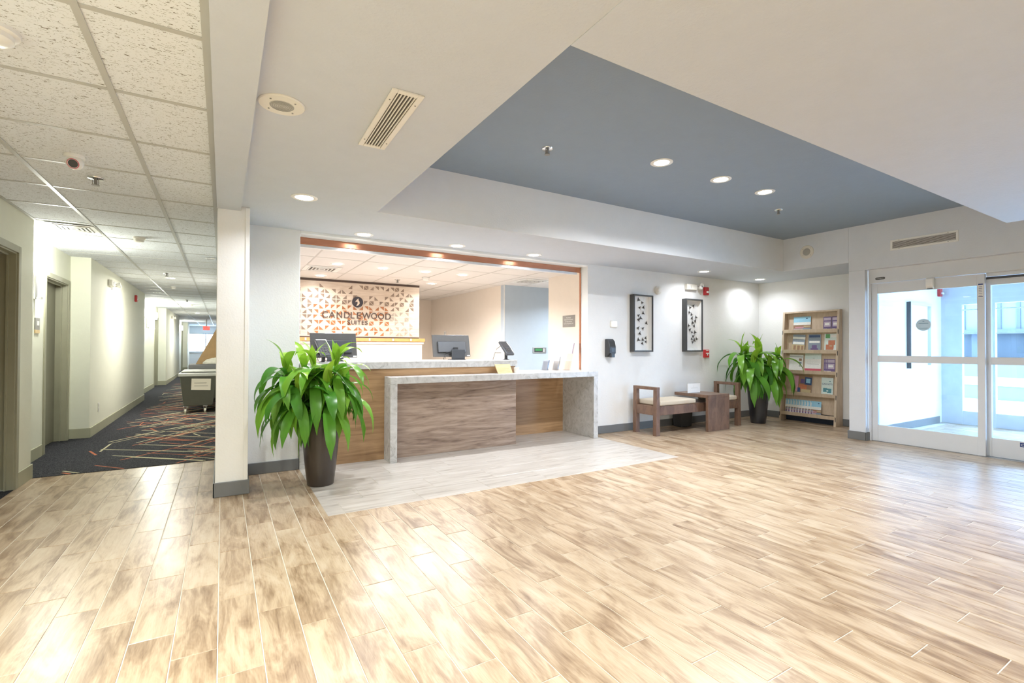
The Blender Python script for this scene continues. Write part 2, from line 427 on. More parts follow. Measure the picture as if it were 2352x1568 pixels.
# ------------------------------------------------------------------ ceilings
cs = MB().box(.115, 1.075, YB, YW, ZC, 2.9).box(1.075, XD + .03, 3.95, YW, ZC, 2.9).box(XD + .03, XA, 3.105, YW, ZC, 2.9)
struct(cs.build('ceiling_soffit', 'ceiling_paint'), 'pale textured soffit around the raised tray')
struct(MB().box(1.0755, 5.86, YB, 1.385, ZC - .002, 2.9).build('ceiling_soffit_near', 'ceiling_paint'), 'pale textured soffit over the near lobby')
struct(MB().box(1.08, XD - .001, 3.9445, 3.9495, ZC + .0005, ZT - .0005).build('wall_fascia', 'wall_paint'), 'pale fascia on the far side of the tray')
struct(MB().box(1.0, 7.1, YB, 4.1, ZT, 2.95).build('ceiling_tray', 'tray_paint'), 'raised blue-grey tray ceiling')
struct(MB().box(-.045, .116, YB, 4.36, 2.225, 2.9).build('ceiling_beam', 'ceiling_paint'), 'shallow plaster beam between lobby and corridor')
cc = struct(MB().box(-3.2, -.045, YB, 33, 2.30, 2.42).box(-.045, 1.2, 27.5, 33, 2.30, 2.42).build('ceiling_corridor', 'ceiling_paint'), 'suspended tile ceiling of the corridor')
GX, GY, GP = [XL - .4, -1.030, -.420, -.045], 2.05, .6104
ys = [GY + GP * k for k in range(-9, 51)]
tm = {}; many = MB()
for i in range(3):
    x0, x1 = GX[i], GX[i + 1]
    if i == 0: x0 = XL - .22
    for y in ys:
        if y > 20: many.box(x0 + .011, x1 - .011, y + .011, y + GP - .011, 2.266, 2.285); continue
        if i not in tm: tm[i] = MB().box(x0 + .011, x1 - .011, .011, GP - .011, 2.266, 2.285).mesh('ceiling_tile', 'acoustic_tile')
        link('ceiling_tile', tm[i], cc, (0, y, 0))
tag(many.build('far_ceiling_tiles', 'acoustic_tile', cc), None, kind='stuff')
MB().box(-1.042, -1.018, YB, 32.6, ZC + .001, 2.29).build('main_tee', 'tee_grid', cc)
MB().box(-.432, -.408, YB, 32.6, ZC + .001, 2.29).build('main_tee', 'tee_grid', cc)
MB().box(-.072, -.0455, YB, 32.6, ZC + .001, 2.29).build('wall_angle', 'tee_grid', cc)
MB().box(XL, XL + .022, YB, 5.79, ZC + .001, 2.29).build('wall_angle', 'tee_grid', cc)
tmm = MB().box(-1.65, -.0455, -.012, .012, ZC + .003, 2.29).mesh('cross_tee', 'tee_grid')
for y in ys: link('cross_tee', tmm, cc, (0, y, 0))
oc = struct(MB().box(.178, 8.2, 5.09, 11, 2.29, 2.4).build('ceiling_office', 'office_tile'), 'suspended tile ceiling behind the front desk')
otm = MB().box(.006, .606, .006, 1.214, 2.262, 2.28).mesh('ceiling_tile', 'office_tile')
for i in range(11):
    for j in range(5): link('ceiling_tile', otm, oc, (.36 + .6115 * i, 5.11 + 1.22 * j, 0))
t1 = MB().box(-.009, .009, 5.09, 10.95, ZC - .001, 2.28).mesh('main_tee', 'tee_office'); t2 = MB().box(.18, 8.0, -.007, .007, ZC, 2.28).mesh('cross_tee', 'tee_office')
for i in range(12): link('main_tee', t1, oc, (.36 + .6115 * i, 0, 0))
for j in range(1, 5): link('cross_tee', t2, oc, (0, 5.11 + 1.22 * j, 0))

# ------------------------------------------------------------------ walls
struct(MB().box(.178, .626, YW, 5.09, 0, 2.9).box(.626, 4.136, YW, 5.09, 2.232, 2.9).box(4.136, 8.1, YW, 5.09, 0, 2.9).build('wall_reception', 'wall_paint', bevel=.006), 'pale textured wall around the front desk opening')
struct(MB().box(-.042, .178, 4.352, 27.5, 0, 2.9).build('wall_pillar', 'wall_paint', bevel=.006), 'pale wall end between lobby and corridor')
we = MB().box(XD, 7.0, 2.915, 3.10, 0, 2.145).box(XD, 7.12, YB, 3.10, 2.145, 2.9).box(XD, 7.12, 3.10, 3.96, ZC + .0005, 2.9).box(XD, 7.12, YB, -.75, 0, 2.145)
struct(we.build('wall_entrance', 'wall_grey', bevel=.004), 'grey wall above and beside the sliding doors')
struct(MB().box(XA, 8.1, 3.0705, 5.09, 0, 2.9).build('wall_alcove', 'wall_paint'), 'pale alcove wall behind the brochure rack')
struct(MB().box(7.0, 9.75, 3.04, 3.10, 0, 2.5).build('wall_vestibule', 'wall_paint'), 'white vestibule wall beyond the glass')
wv = struct(MB().box(7.12, 9.75, -.9, -.82, 0, .2).box(7.12, 9.75, -.9, -.82, 2.1, 2.5).box(8.4, 8.46, -.9, -.82, .2, 2.1).build('wall_vestibule_far', 'white_metal'))  # unseen vestibule side, made of glass to let in more daylight
MB().box(7.12, 8.4, -.865, -.857, .2, 2.1).build('pane', 'pic_glass', wv); MB().box(8.46, 9.7, -.865, -.857, .2, 2.1).build('pane', 'pic_glass', wv)
struct(MB().box(7.12, 9.8, -.9, 3.10, 2.30, 2.5).build('ceiling_vestibule', 'ceiling_paint'))
struct(MB().box(-2.2, 7.12, YB - .15, YB, 0, 2.9).build('wall_rear', 'wall_paint'))
wh = MB().box(-1.6, XL, YB, 4.46, 0, 2.4).box(-1.6, XL, 4.46, 5.42, 1.955, 2.4).box(-1.6, XL, 5.42, 5.79, 0, 2.4)
wh.box(-1.78, -1.625, 5.70, 6.95, 0, 2.4).box(-1.78, -1.625, 6.95, 7.87, 1.93, 2.4).box(-1.78, -1.625, 7.87, 8.0, 0, 2.4).box(-1.7, XL, 7.95, 12.85, 0, 2.4)
wh.box(-1.8, -1.625, 12.8, 16.6, 0, 2.4).box(-1.8, -1.625, 16.6, 17.4, 1.93, 2.4).box(-1.8, XL, 17.46, 22.5, 0, 2.4)
wh.box(-1.8, -1.625, 22.4, 26.8, 0, 2.4).box(-1.8, -1.625, 26.8, 27.6, 1.93, 2.4).box(-1.8, XL, 27.7, 29.0, 0, 2.4)
struct(wh.build('wall_corridor', 'wall_hall'), 'pale yellow-green corridor wall with door recesses')
struct(MB().box(-2.4, -2.25, 4.4, 33, 0, 2.4).build('wall_corridor_outer', 'wall_hall'))
ww = MB().box(-3.2, 1.2, 32.6, 32.8, 0, .80).box(-3.2, 1.2, 32.6, 32.8, 1.86, 2.4).box(-3.2, -1.72, 32.6, 32.8, .8, 1.86).box(.35, 1.2, 32.6, 32.8, .8, 1.86).box(1.05, 1.2, 27.4, 32.7, 0, 2.4).box(-.05, 1.2, 27.4, 27.55, 0, 2.4)
struct(ww.build('wall_corridor_end', 'wall_paint'), 'far end wall of the corridor around its window')
wo = MB().box(4.47, 4.62, 5.09, 6.32, 0, 2.3).box(4.136, 4.62, 5.0905, 5.14, 0, 2.3).build('wall_office_side', 'wall_office'); struct(wo, 'beige wall beside the front desk carrying the notice')
struct(MB().box(4.28, 8.2, 7.415, 7.53, 0, 2.3).build('wall_office_blue', 'wall_blue'), 'blue-grey wall behind the front desk')
struct(MB().box(4.28, 4.40, 7.531, 11, 0, 2.3).build('wall_office_right', 'wall_office'), 'beige wall running back behind the desk')
struct(MB().box(.1, 8.2, 10.9, 11.05, 0, 2.3).build('wall_office_rear', 'wall_office'))
struct(MB().box(8.05, 8.2, 5.09, 7.6, 0, 2.3).build('wall_office_far_side', 'wall_office'))
struct(MB().box(.4, 3.046, 8.36, 8.50, 0, 2.30).build('wall_office_partition', 'wall_office'), 'partition behind the desk that carries the patterned panel')
# corner beads
struct(MB().box(4.277, 4.292, 7.409, 7.416, 0, 2.26).build('trim_1', 'white_plastic'))
struct(MB().box(.148, .179, 4.345, 4.353, .11, 2.255).build('trim_2', 'wall_paint', bevel=.003))
# baseboards
def base(name, boxes, mat='base_grey', h=.105):
    mb = MB()
    for x0, x1, y0, y1 in boxes: mb.box(x0, x1, y0, y1, .0005, h)
    struct(mb.build(name, mat, bevel=.004))
base('baseboard_reception', [(.178, .626, YW - .013, YW - .0005), (4.175, XA - .014, YW - .013, YW - .0005)])
base('baseboard_pillar', [(-.055, .19, 4.337, 4.3515), (-.055, -.0425, 4.337, 5.78), (.1785, .19, 4.352, 4.93)], h=.112)
base('baseboard_alcove', [(XA - .014, XA - .0005, 3.12, YW)])
base('baseboard_pier', [(XD - .014, 7.0, 2.902, 2.9145), (XD - .014, XD - .0005, 2.9, 3.115), (XD, 7.0, 3.1005, 3.113)])
base('baseboard_vestibule', [(7.14, 9.6, 3.027, 3.0395)])
base('baseboard_corridor', [(XL + .0005, XL + .013, 5.45, 5.8), (-1.6245, -1.612, 5.83, 6.89), (-1.624, XL + .013, 7.937, 7.9495), (XL + .0005, XL + .013, 7.95, 12.86), (-1.6245, -1.612, 12.9, 16.5), (-1.624, XL + .013, 17.447, 17.4595), (XL + .0005, XL + .013, 17.46, 22.5), (-1.624, XL + .013, 27.687, 27.6995), (-3.1, 1.04, 32.587, 32.5995)], 'base_hall', .125)

# ------------------------------------------------------------------ corridor doors and window
def hall_door(name, X, y0, y1, h, depth):
    d = struct(D.objects.new(name, None), 'olive grey guest-room door in a steel frame'); COL.objects.link(d)
    fr = MB().box(X - .001, X + .012, y0 - .055, y0, 0, h + .055).box(X - .001, X + .012, y1, y1 + .055, 0, h + .055).box(X - .001, X + .012, y0, y1, h, h + .055)
    fr.box(X - depth - .04, X, y0 - .004, y0 + .012, 0, h).box(X - depth - .04, X, y1 - .012, y1 + .004, 0, h).box(X - depth - .04, X, y0, y1, h - .012, h + .004)
    fr.build('door_frame', 'frame_olive', d, bevel=.002)
    MB().box(X - depth * .55, X - depth * .55 + .012, y0 + .012, y0 + .028, 0, h - .012).box(X - depth * .55, X - depth * .55 + .012, y1 - .028, y1 - .012, 0, h - .012).box(X - depth * .55, X - depth * .55 + .012, y0 + .02, y1 - .02, h - .028, h - .012).build('door_stop', 'frame_olive', d)
    lf = MB().box(X - depth - .035, X - depth, y0 + .014, y1 - .014, .012, h - .016).build('door_leaf', 'door_olive', d)
    MB().cyl((X - depth, y0 + .09, .95), .026, .012, 'x', 16).tube([(X - depth + .01, y0 + .09, .95), (X - depth + .045, y0 + .09, .95), (X - depth + .045, y0 + .19, .95)], .009).build('door_handle', 'steel', lf, True)
hall_door('door_1', XL, 4.50, 5.40, 1.91, .10)
hall_door('door_2', -1.625, 6.98, 7.84, 1.90, .11)
hall_door('door_3', -1.625, 16.62, 17.38, 1.91, .11)
hall_door('door_4', -1.625, 26.82, 27.58, 1.91, .11)
wd = struct(D.objects.new('window_1', None), 'bright window at the far end of the corridor'); COL.objects.link(wd)
MB().box(-1.72, .35, 32.62, 32.7, .8, .85).box(-1.72, .35, 32.62, 32.7, 1.81, 1.86).box(-1.72, -1.67, 32.62, 32.7, .85, 1.81).box(.30, .35, 32.62, 32.7, .85, 1.81).box(-.85, -.80, 32.62, 32.7, .85, 1.81).build('window_frame', 'white_metal', wd)
MB().box(-1.67, -.85, 32.655, 32.665, .85, 1.81).build('pane', 'pic_glass', wd)
MB().box(-.80, .30, 32.655, 32.665, .85, 1.81).build('pane', 'pic_glass', wd)
MB().box(-1.78, .41, 32.52, 32.62, .765, .80).build('window_sill', 'white_metal', wd)

# ------------------------------------------------------------------ lamps
ring_me = MB().lathe([(.062, -.004), (.080, -.008), (.092, -.003), (.092, .0)], caps=False).mesh('trim_ring', 'white_plastic', True)
diff_me = MB().cyl((0, 0, -.0035), .064, .003, n=28).mesh('diffuser', 'lamp_white')
def downlight(x, y, z, power, color, label, group, spread=150):
    t = thing('ceiling_downlight', label, 'light', (x, y, z), 0, group)
    link('trim_ring', ring_me, t); link('diffuser', diff_me, t)
    l = D.lights.new('downlight_lamp', 'AREA'); l.shape = 'DISK'; l.size = .12; l.energy = power; l.color = color; l.spread = R(spread)
    o = D.objects.new('downlight_lamp', l); COL.objects.link(o); o.parent = t; o.location = (0, 0, -.012)
g = 'recessed downlights in the front soffit'
for x, y, lb in ((.509, 3.832, 'recessed downlight in the soffit beside the pillar'), (1.18, 4.80, 'recessed downlight above the left end of the desk opening'),
                 (2.18, 4.80, 'recessed downlight above the middle of the desk opening'), (3.18, 4.80, 'recessed downlight above the right part of the desk opening'),
                 (5.965, 4.55, 'recessed downlight above the framed pictures'), (7.40, 4.60, 'recessed downlight in the alcove soffit above the right plant')):
    downlight(x, y, ZC, P_SOFF * (1.25 if x < 4 else .75), LOBBY, lb, g)
g = 'recessed downlights in the tray ceiling'
for x, y, lb in ((3.152, 2.82, 'leftmost of the three downlights in the blue-grey tray'), (3.935, 2.82, 'middle of the three downlights in the blue-grey tray'), (4.627, 2.82, 'rightmost of the three downlights in the blue-grey tray')):
    downlight(x, y, ZT, P_TRAY, LOBBY, lb, g)
g = 'recessed downlights behind the desk'
for x, y, lb in ((1.305, 6.72, 'first downlight from the left in the front row behind the desk'), (1.925, 6.75, 'second downlight from the left in the front row behind the desk'),
                 (2.55, 6.735, 'third downlight from the left in the front row behind the desk'), (3.146, 6.72, 'rightmost downlight in the front row behind the desk'),
                 (1.30, 7.97, 'downlight close to the left part of the patterned panel'), (3.12, 7.94, 'downlight close to the right end of the patterned panel')):
    downlight(x, y, ZC, P_OFF * (.24 if y > 7.5 else 1), OFFICE, lb, g)
downlight(2.2, 9.8, ZC, P_OFF, OFFICE, 'downlight hidden behind the patterned panel', g)
downlight(5.6, 6.3, ZC, P_OFF * 1.3, (.8, .9, 1), 'added unseen downlight in the side bay brightening the blue-grey wall', g)  # unseen lamp added to brighten the blue-grey wall
g = 'added unseen downlights in the near soffit'
for x, y, k in ((1.9, .4, 'added unseen near soffit downlight closest to the camera side'), (4.3, .4, 'added unseen near soffit downlight closest to the entrance'), (1.9, -2.0, 'added unseen rear soffit downlight on the corridor side'), (4.3, -2.0, 'added unseen rear soffit downlight on the entrance side')):
    downlight(x, y, ZC - .002, P_TRAY * .8, LOBBY, k, g)  # out-of-view lamps added to light the near lobby and behind the camera
g = 'corridor downlights'
for y, lb in ((9.60, 'nearest lit downlight in the corridor ceiling'), (19.4, 'lit downlight in the far corridor ceiling'), (29.5, 'farthest downlight in the corridor ceiling')):
    downlight(-.733, y, ZC + .006, P_HALL, (1, .97, .88), lb, g, 172)
for y, lb in ((1.1, 'added unseen corridor downlight over the near lobby edge'), (-1.6, 'added unseen corridor downlight behind the camera')):
    downlight(-.733, y, ZC + .006, P_HALL * 2.1, HALL, lb, g)  # unseen pair added to lift the floor and ceiling on the left
def sconce(X, y, z, label):
    t = thing('wall_sconce', label, 'sconce', (X, y, z), 0, 'corridor wall sconces')
    MB().box(.018, .095, -.085, .085, -.10, .10).build('shade', 'sconce_glow', t, bevel=.006)
    MB().box(.001, .018, -.030, .030, -.36, .09).build('back_plate', 'steel', t, bevel=.002)
    MB().box(.018, .060, -.022, .022, -.36, -.335).build('foot', 'steel', t, bevel=.002)
    l = D.lights.new('sconce_lamp', 'POINT'); l.energy = P_SCONCE; l.color = HALL; l.shadow_soft_size = .06
    o = D.objects.new('sconce_lamp', l); COL.objects.link(o); o.parent = t; o.location = (.17, 0, 0)
sconce(-1.625, 6.62, 1.985, 'nearest glowing wall sconce beside the second corridor door')
sconce(-1.625, 14.9, 1.95, 'glowing sconce in the second recess of the corridor')
sconce(-1.625, 16.2, 1.96, 'glowing sconce next to the third corridor door')
sconce(-1.625, 26.1, 1.95, 'small glowing sconce in the farthest corridor recess')

# ------------------------------------------------------------------ entrance doors
dr = struct(D.objects.new('door_5', None), 'white aluminium automatic sliding entrance doors'); COL.objects.link(dr)
MB().box(7.0, 7.10, -.75, 2.915, 1.972, 2.1445).build('header', 'white_metal', dr, bevel=.003)
MB().box(7.0, 7.10, 2.885, 2.9145, 0, 1.972).build('jamb', 'white_metal', dr, bevel=.002)
MB().box(7.0, 7.10, -.75, -.72, 0, 1.972).build('jamb', 'white_metal', dr, bevel=.002)
def panel(name, X, y0, y1, z0=.004, z1=1.968, label=None):
    p = D.objects.new(name, None); COL.objects.link(p); p.parent = dr
    if label: p['label'] = label
    for a, b in ((y0, y0 + .062), (y1 - .062, y1)): MB().box(X, X + .044, a, b, z0, z1).build('stile', 'white_metal', p, bevel=.002)
    for a, b in ((z0, .205), (.988, 1.068), (1.842, z1)): MB().box(X + .002, X + .042, y0 + .062, y1 - .062, a, b).build('rail', 'white_metal', p, bevel=.002)
    for a, b in ((.205, .988), (1.068, 1.842)): MB().box(X + .018, X + .026, y0 + .062, y1 - .062, a, b).build('pane', 'door_glass', p)
panel('fixed_panel', 7.02, 1.832, 2.884)
panel('sliding_panel', 7.075, .79, 1.86, .006, 1.93)
MB().box(7.065, 7.125, -.27, 1.83, 1.934, 1.9715).build('slide_track', 'silver', dr)
MB().box(7.062, 7.066, -.27, 1.83, 1.905, 1.93).build('track_seal', 'pos_grey', dr)
panel('sliding_panel', 7.075, -.27, .785, .006, 1.93)
panel('fixed_panel', 7.02, -.72, -.20)
MB().box(7.0, 7.15, -.75, 2.915, -.003, .003).build('threshold', 'steel', dr)
t = thing('motion_sensor', 'white motion sensor on the sliding door header', 'sensor', (7.018, 2.29, 1.915))
MB().prism([(-.0, -.066), (-.030, -.066), (-.048, -.03), (-.048, .045), (-.02, .066), (0, .066)], -.035, .035, 'y').build('sensor_body', 'white_plastic', t, bevel=.006)
MB().box(-.046, -.012, -.025, .025, -.069, -.0655).build('sensor_lens', 'vent_dark', t)
t = thing('door_badge', 'small dark rounded badge on the white door header', 'badge', (6.9995, 2.783, 2.026))
pts = [(.052 * (1 if i < 8 else -1) * 0 + (.037 if i < 8 else -.037) + .0145 * math.cos(R(-90 + 180 / 7 * (i % 8)) + (0 if i < 8 else math.pi)), .0145 * math.sin(R(-90 + 180 / 7 * (i % 8)) + (0 if i < 8 else math.pi))) for i in range(16)]
MB().prism(pts, -.003, 0, 'x').build('plate', 'frame_dark', t)
text('badge_text', 'STANLEY', 'white_plastic', t, (-.0035, 0, -.0005), .016, (R(90), 0, R(-90)), .0003, fit=(.076, .0115))
t = thing('window_decal', 'pale blue oval decal on the glass of the fixed door panel', 'decal', (7.036, 2.367, 1.435))
plain('decal_blue', (.46, .60, .70), .5); plain('decal_ink', (.20, .32, .44), .5)
MB().prism([(.072 * math.cos(R(k * 12)), .070 * math.sin(R(k * 12))) for k in range(30)], -.0012, 0, 'x').build('disc', 'decal_blue', t)
for a, z0, z1 in ((.046, .012, .022), (.008, .036, .046), (.044, -.041, -.037), (.036, -.051, -.047)): MB().box(-.0022, -.0012, -a, a, z0, z1).build('print', 'decal_ink', t)
t = thing('door_sticker', 'narrow instruction sticker on the stile between the door panels', 'sticker', (7.0195, 1.864, 1.785))
MB().box(-.001, 0, -.021, .021, -.078, .078).build('sheet', 'paper', t)
for a, z0, z1 in [(.020, .062, .076), (.018, -.066, -.06)] + [(.014, .04 - .018 * k, .044 - .018 * k) for k in range(6)]: MB().box(-.0016, -.001, -a, a, z0, z1).build('print', 'label_blue', t)
t = thing('door_label', 'dark blue label low on the sliding door panel', 'label', (7.0765, 1.555, .168))
MB().box(-.001, 0, -.03, .03, -.022, .022).build('sheet', 'label_blue', t)
MB().tube([(-.0016, .022 * math.cos(R(a)), .011 * math.sin(R(a))) for a in range(0, 361, 30)], .0018, 5).build('print', 'paper', t)
# outer storefront and the street
od = struct(D.objects.new('door_6', None), 'outer glass storefront of the vestibule'); COL.objects.link(od)
plain('outer_frame', (.58, .62, .66), .4)
MB().box(9.70, 9.80, -.82, 3.04, 1.83, 2.31).build('header', 'outer_frame', od)
for a, b in ((2.79, 3.04), (2.42, 2.50), (.92, 1.02), (-.82, -.55)): MB().box(9.70, 9.78, a, b, 0, 1.83).build('stile', 'outer_frame', od)
for a, b in ((1.02, 2.42), (2.50, 2.79), (-.55, .92)):
    MB().box(9.71, 9.77, a, b, .0, .205).build('rail', 'outer_frame', od)
    for z in (1.747, 1.385): MB().box(9.73, 9.75, a, b, z - .008, z + .008).build('bar', 'outer_frame', od)
    MB().box(9.735, 9.741, a, b, .205, 1.83).build('pane', 'door_glass', od)
struct(MB().box(9.8, 90, -60, 60, -.3, -.02).build('floor_outside', 'ground'), 'bright concrete outside')
t = thing('building', 'white ribbed building across the bright street', 'building', (27, 0, -.02))
MB().box(0, 8, -25, 30, 1.95, 7).build('upper_wall', 'building_white', t)
MB().box(0, 8, -25, 30, 0, .75).build('plinth', 'building_white', t)
MB().box(.5, 8, -25, 30, .75, 1.95).build('window_band', 'building_blue', t)
rb = MB().box(-.06, 0, -.05, .05, 1.95, 7).mesh('rib', 'building_rib')
pr = MB().box(.2, .5, -.12, .12, .75, 1.95).mesh('pier', 'building_rib')
for k in range(90): link('rib', rb, t, (0, -22 + k * .55, 0))
for k in range(24): link('pier', pr, t, (0, -22 + k * 2.1, 0))
MB().box(-.2, 0, -25, 30, 1.80, 1.95).build('ledge', 'building_rib', t)
t = thing('planter', 'low concrete planter wall outside the glass doors', 'planter', (15.5, 2.2, -.02))
MB().box(-.3, .3, -3, 3, 0, .32).build('wall', 'building_white', t, bevel=.01); MB().box(-.33, .33, -3.03, 3.03, .32, .37).build('coping', 'ground', t, bevel=.01)
# vestibule picture, strobe, pull station
t = thing('vestibule_frame', 'tall framed poster on the vestibule wall', 'picture', (8.83, 3.0395, 1.35))
MB().box(-.37, -.33, -.05, 0, -.48, .48).box(.33, .37, -.05, 0, -.48, .48).box(-.33, .33, -.05, 0, .44, .48).box(-.33, .33, -.05, 0, -.48, -.44).build('frame', 'white_metal', t)
MB().box(-.372, -.368, -.051, 0, -.48, .48).build('frame_edge', 'frame_dark', t)
MB().box(-.33, .33, -.012, 0, -.44, .44).build('poster', 'paper', t)

# ------------------------------------------------------------------ front desk
t = thing('reception_counter', 'high front desk counter with grey stone top and walnut front', 'counter', (.63, 4.96, 0))
ct = t.location
MB().box(0, 2.41, -.02, .62, .932, 1.003).build('countertop', 'quartz', t, bevel=.003)
MB().box(0, .07, -.02, .62, 0, .932).build('end_leg', 'quartz', t, bevel=.003)
MB().box(.07, 2.39, 0, .02, .001, .932).build('front_panel', 'wood_warm', t)
MB().box(.07, 2.39, .02, .60, .05, .90).build('carcass', 'wood_grey', t)
t = thing('reception_desk', 'low front desk with grey stone waterfall ends and recessed wood panels', 'desk', (1.437, 4.745, 0))
MB().box(0, 2.70, 0, .21, .785, .853).box(1.63, 2.585, .21, .70, .785, .853).build('desktop', 'quartz', t, bevel=.003)
MB().box(0, .072, 0, .213, 0, .785).build('end_leg', 'quartz', t, bevel=.003)
MB().box(2.628, 2.6985, 0, .66, 0, .785).build('end_leg', 'quartz', t, bevel=.003)
MB().box(.072, 1.58, .19, .213, .001, .785).build('front_panel', 'wood_grey', t)
MB().box(1.60, 2.628, .655, .685, .001, .785).build('knee_panel', 'wood_warm', t)
# shutter track across the opening
t = thing('shutter_track', 'copper coloured roller shutter track across the top of the desk opening', 'track', (.63, 5.10, 2.13))
MB().box(0, 3.50, -.009, .02, .03, .1).build('copper_bar', 'copper', t, bevel=.006)
MB().box(0, 3.44, -.009, .03, 0, .03).build('metal_channel', 'silver', t, bevel=.002)
MB().box(3.498, 3.508, -.009, .02, -1.27, .03).build('side_guide', 'copper', t)

# ------------------------------------------------------------------ patterned panel behind the desk
YP = 8.355
t = thing('feature_panel', 'glossy pale wood panel with mirror-like triangles in copper and taupe tones', 'panel', (1.05, YP, 1.325))
MB().box(-.35, 1.996, -.012, 0, 0, .90).build('backing', 'panel_wood', t)
MB().box(-.35, 1.996, -.02, 0, .90, .935).build('top_strip', 'letter_dark', t)
MB().box(-.35, 1.990, -.018, 0, -.02, 0).build('bottom_strip', 'letter_dark', t)
ROWS = ["4.41X2.14.24X2442.4X2.", ".142142.2..........421", "12242.2123..31.31.312"]
ROWS = ["...1....2.4X2442 4X2..".replace(' ', ''), ".142142 12.......2242 1".replace(' ', ''), "122422 12.3..31.31.312".replace(' ', ''), "31.3143X3..3X.3X23X.X",
        "13313331 3124 1241 24.243".replace(' ', ''), "244244 24112 .321 32134".replace(' ', ''), "4334.31.1.X1.11.X1.X.", "34434 X431...X.3X.34.1".replace(' ', ''),
        "132132131211211 214213".replace(' ', ''), ".14..4.1.232.32.3213 1".replace(' ', '')]
CW, CH = .0893, .0867
tri = dict(tri_copper=MB(), tri_taupe=MB(), tri_pale=MB())
r5 = random.Random(5)
for r in range(10):
    line = (ROWS[r] + '.' * 21)[:21]
    line = ''.join(r5.choice('1234.') for _ in range(3)) + line
    for c in range(-3, 21):
        k = line[c + 3]
        if k == '.': continue
        mat = 'tri_copper' if (2 <= c <= 15 and r >= 4) else ('tri_pale' if (c >= 16 and r >= 5) else 'tri_taupe')  # zone colours stand in for what the mirror-like triangles reflect
        x0, x1 = .020 + c * CW + .0085, .020 + (c + 1) * CW - .0085; z1, z0 = .876 - r * CH - .0085, .876 - (r + 1) * CH + .0085
        e = .007
        T = {'1': [[(x0, z0), (x1 - e, z0), (x0, z1 - e)]], '2': [[(x1, z0), (x1, z1 - e), (x0 + e, z0)]], '3': [[(x0, z1), (x0, z0 + e), (x1 - e, z1)]], '4': [[(x1, z1), (x0 + e, z1), (x1, z0 + e)]]}
        T['X'] = T['1'] + T['4']
        for q in T[k]:
            if x0 < -.345: continue
            tri[mat].prism(q, -.0145, -.0118, 'y')
for mn, mb in tri.items(): tag(mb.build('triangle_inlay', mn, t), None, kind='stuff')
t = thing('wall_lettering', 'dark raised letters spelling the hotel name on the patterned panel', 'sign', (1.95, YP - .02, 1.63))
for ch, a, b in (('C', 1.386, 1.478), ('A', 1.493, 1.590), ('N', 1.614, 1.700), ('D', 1.733, 1.823), ('L', 1.842, 1.904), ('E', 1.942, 2.014), ('W', 2.030, 2.178), ('O', 2.182, 2.283), ('O', 2.302, 2.404), ('D', 2.429, 2.523)):
    text('letter', ch, 'letter_dark', t, ((a + b) / 2 - 1.95, 0, .052), .14, ext=.008, fit=(b - a, .106))
for ch, a, b in (('S', 1.786, 1.834), ('U', 1.852, 1.908), ('I', 1.923, 1.934), ('T', 1.953, 2.007), ('E', 2.024, 2.068), ('S', 2.079, 2.124)):
    text('letter', ch, 'letter_dark', t, ((a + b) / 2 - 1.95, 0, -.068), .09, ext=.008, fit=(b - a, .069))
t = thing('wall_emblem', 'round dark emblem with a pale flame above the letters', 'emblem', (1.952, YP - .012, 1.908))
MB().cyl((0, -.016, 0), .091, .016, 'y', 40).build('disc', 'emblem_dark', t, True)
fp = [(-.022, -.068), (.012, -.055), (.034, -.025), (.030, .005), (.014, .03), (.012, .062), (-.010, .042), (-.034, .015), (-.036, -.004), (-.016, .008), (-.002, .0), (.0, -.02), (-.012, -.042)]
MB().prism(fp, -.019, -.0155, 'y').build('flame', 'panel_wood', t)
t = thing('back_counter', 'low partition with an orange wood cap under the patterned panel', 'partition', (.4, 8.20, 0))
MB().box(0, 2.66, .03, .155, 0, 1.20).build('body', 'pony_white', t)
MB().box(-.0, 2.70, -.01, .155, 1.245, 1.30).build('cap', 'cap_orange', t, bevel=.004)
MB().box(0, 2.685, .01, .155, 1.20, 1.245).build('moulding', 'pony_white', t, bevel=.004)
clip = MB().box(-.012, .012, -.018, -.0105, 1.255, 1.295).mesh('clip', 'white_plastic')
for x in (.72, 1.72, 2.12, 2.44): link('clip', clip, t, (x, 0, 0))

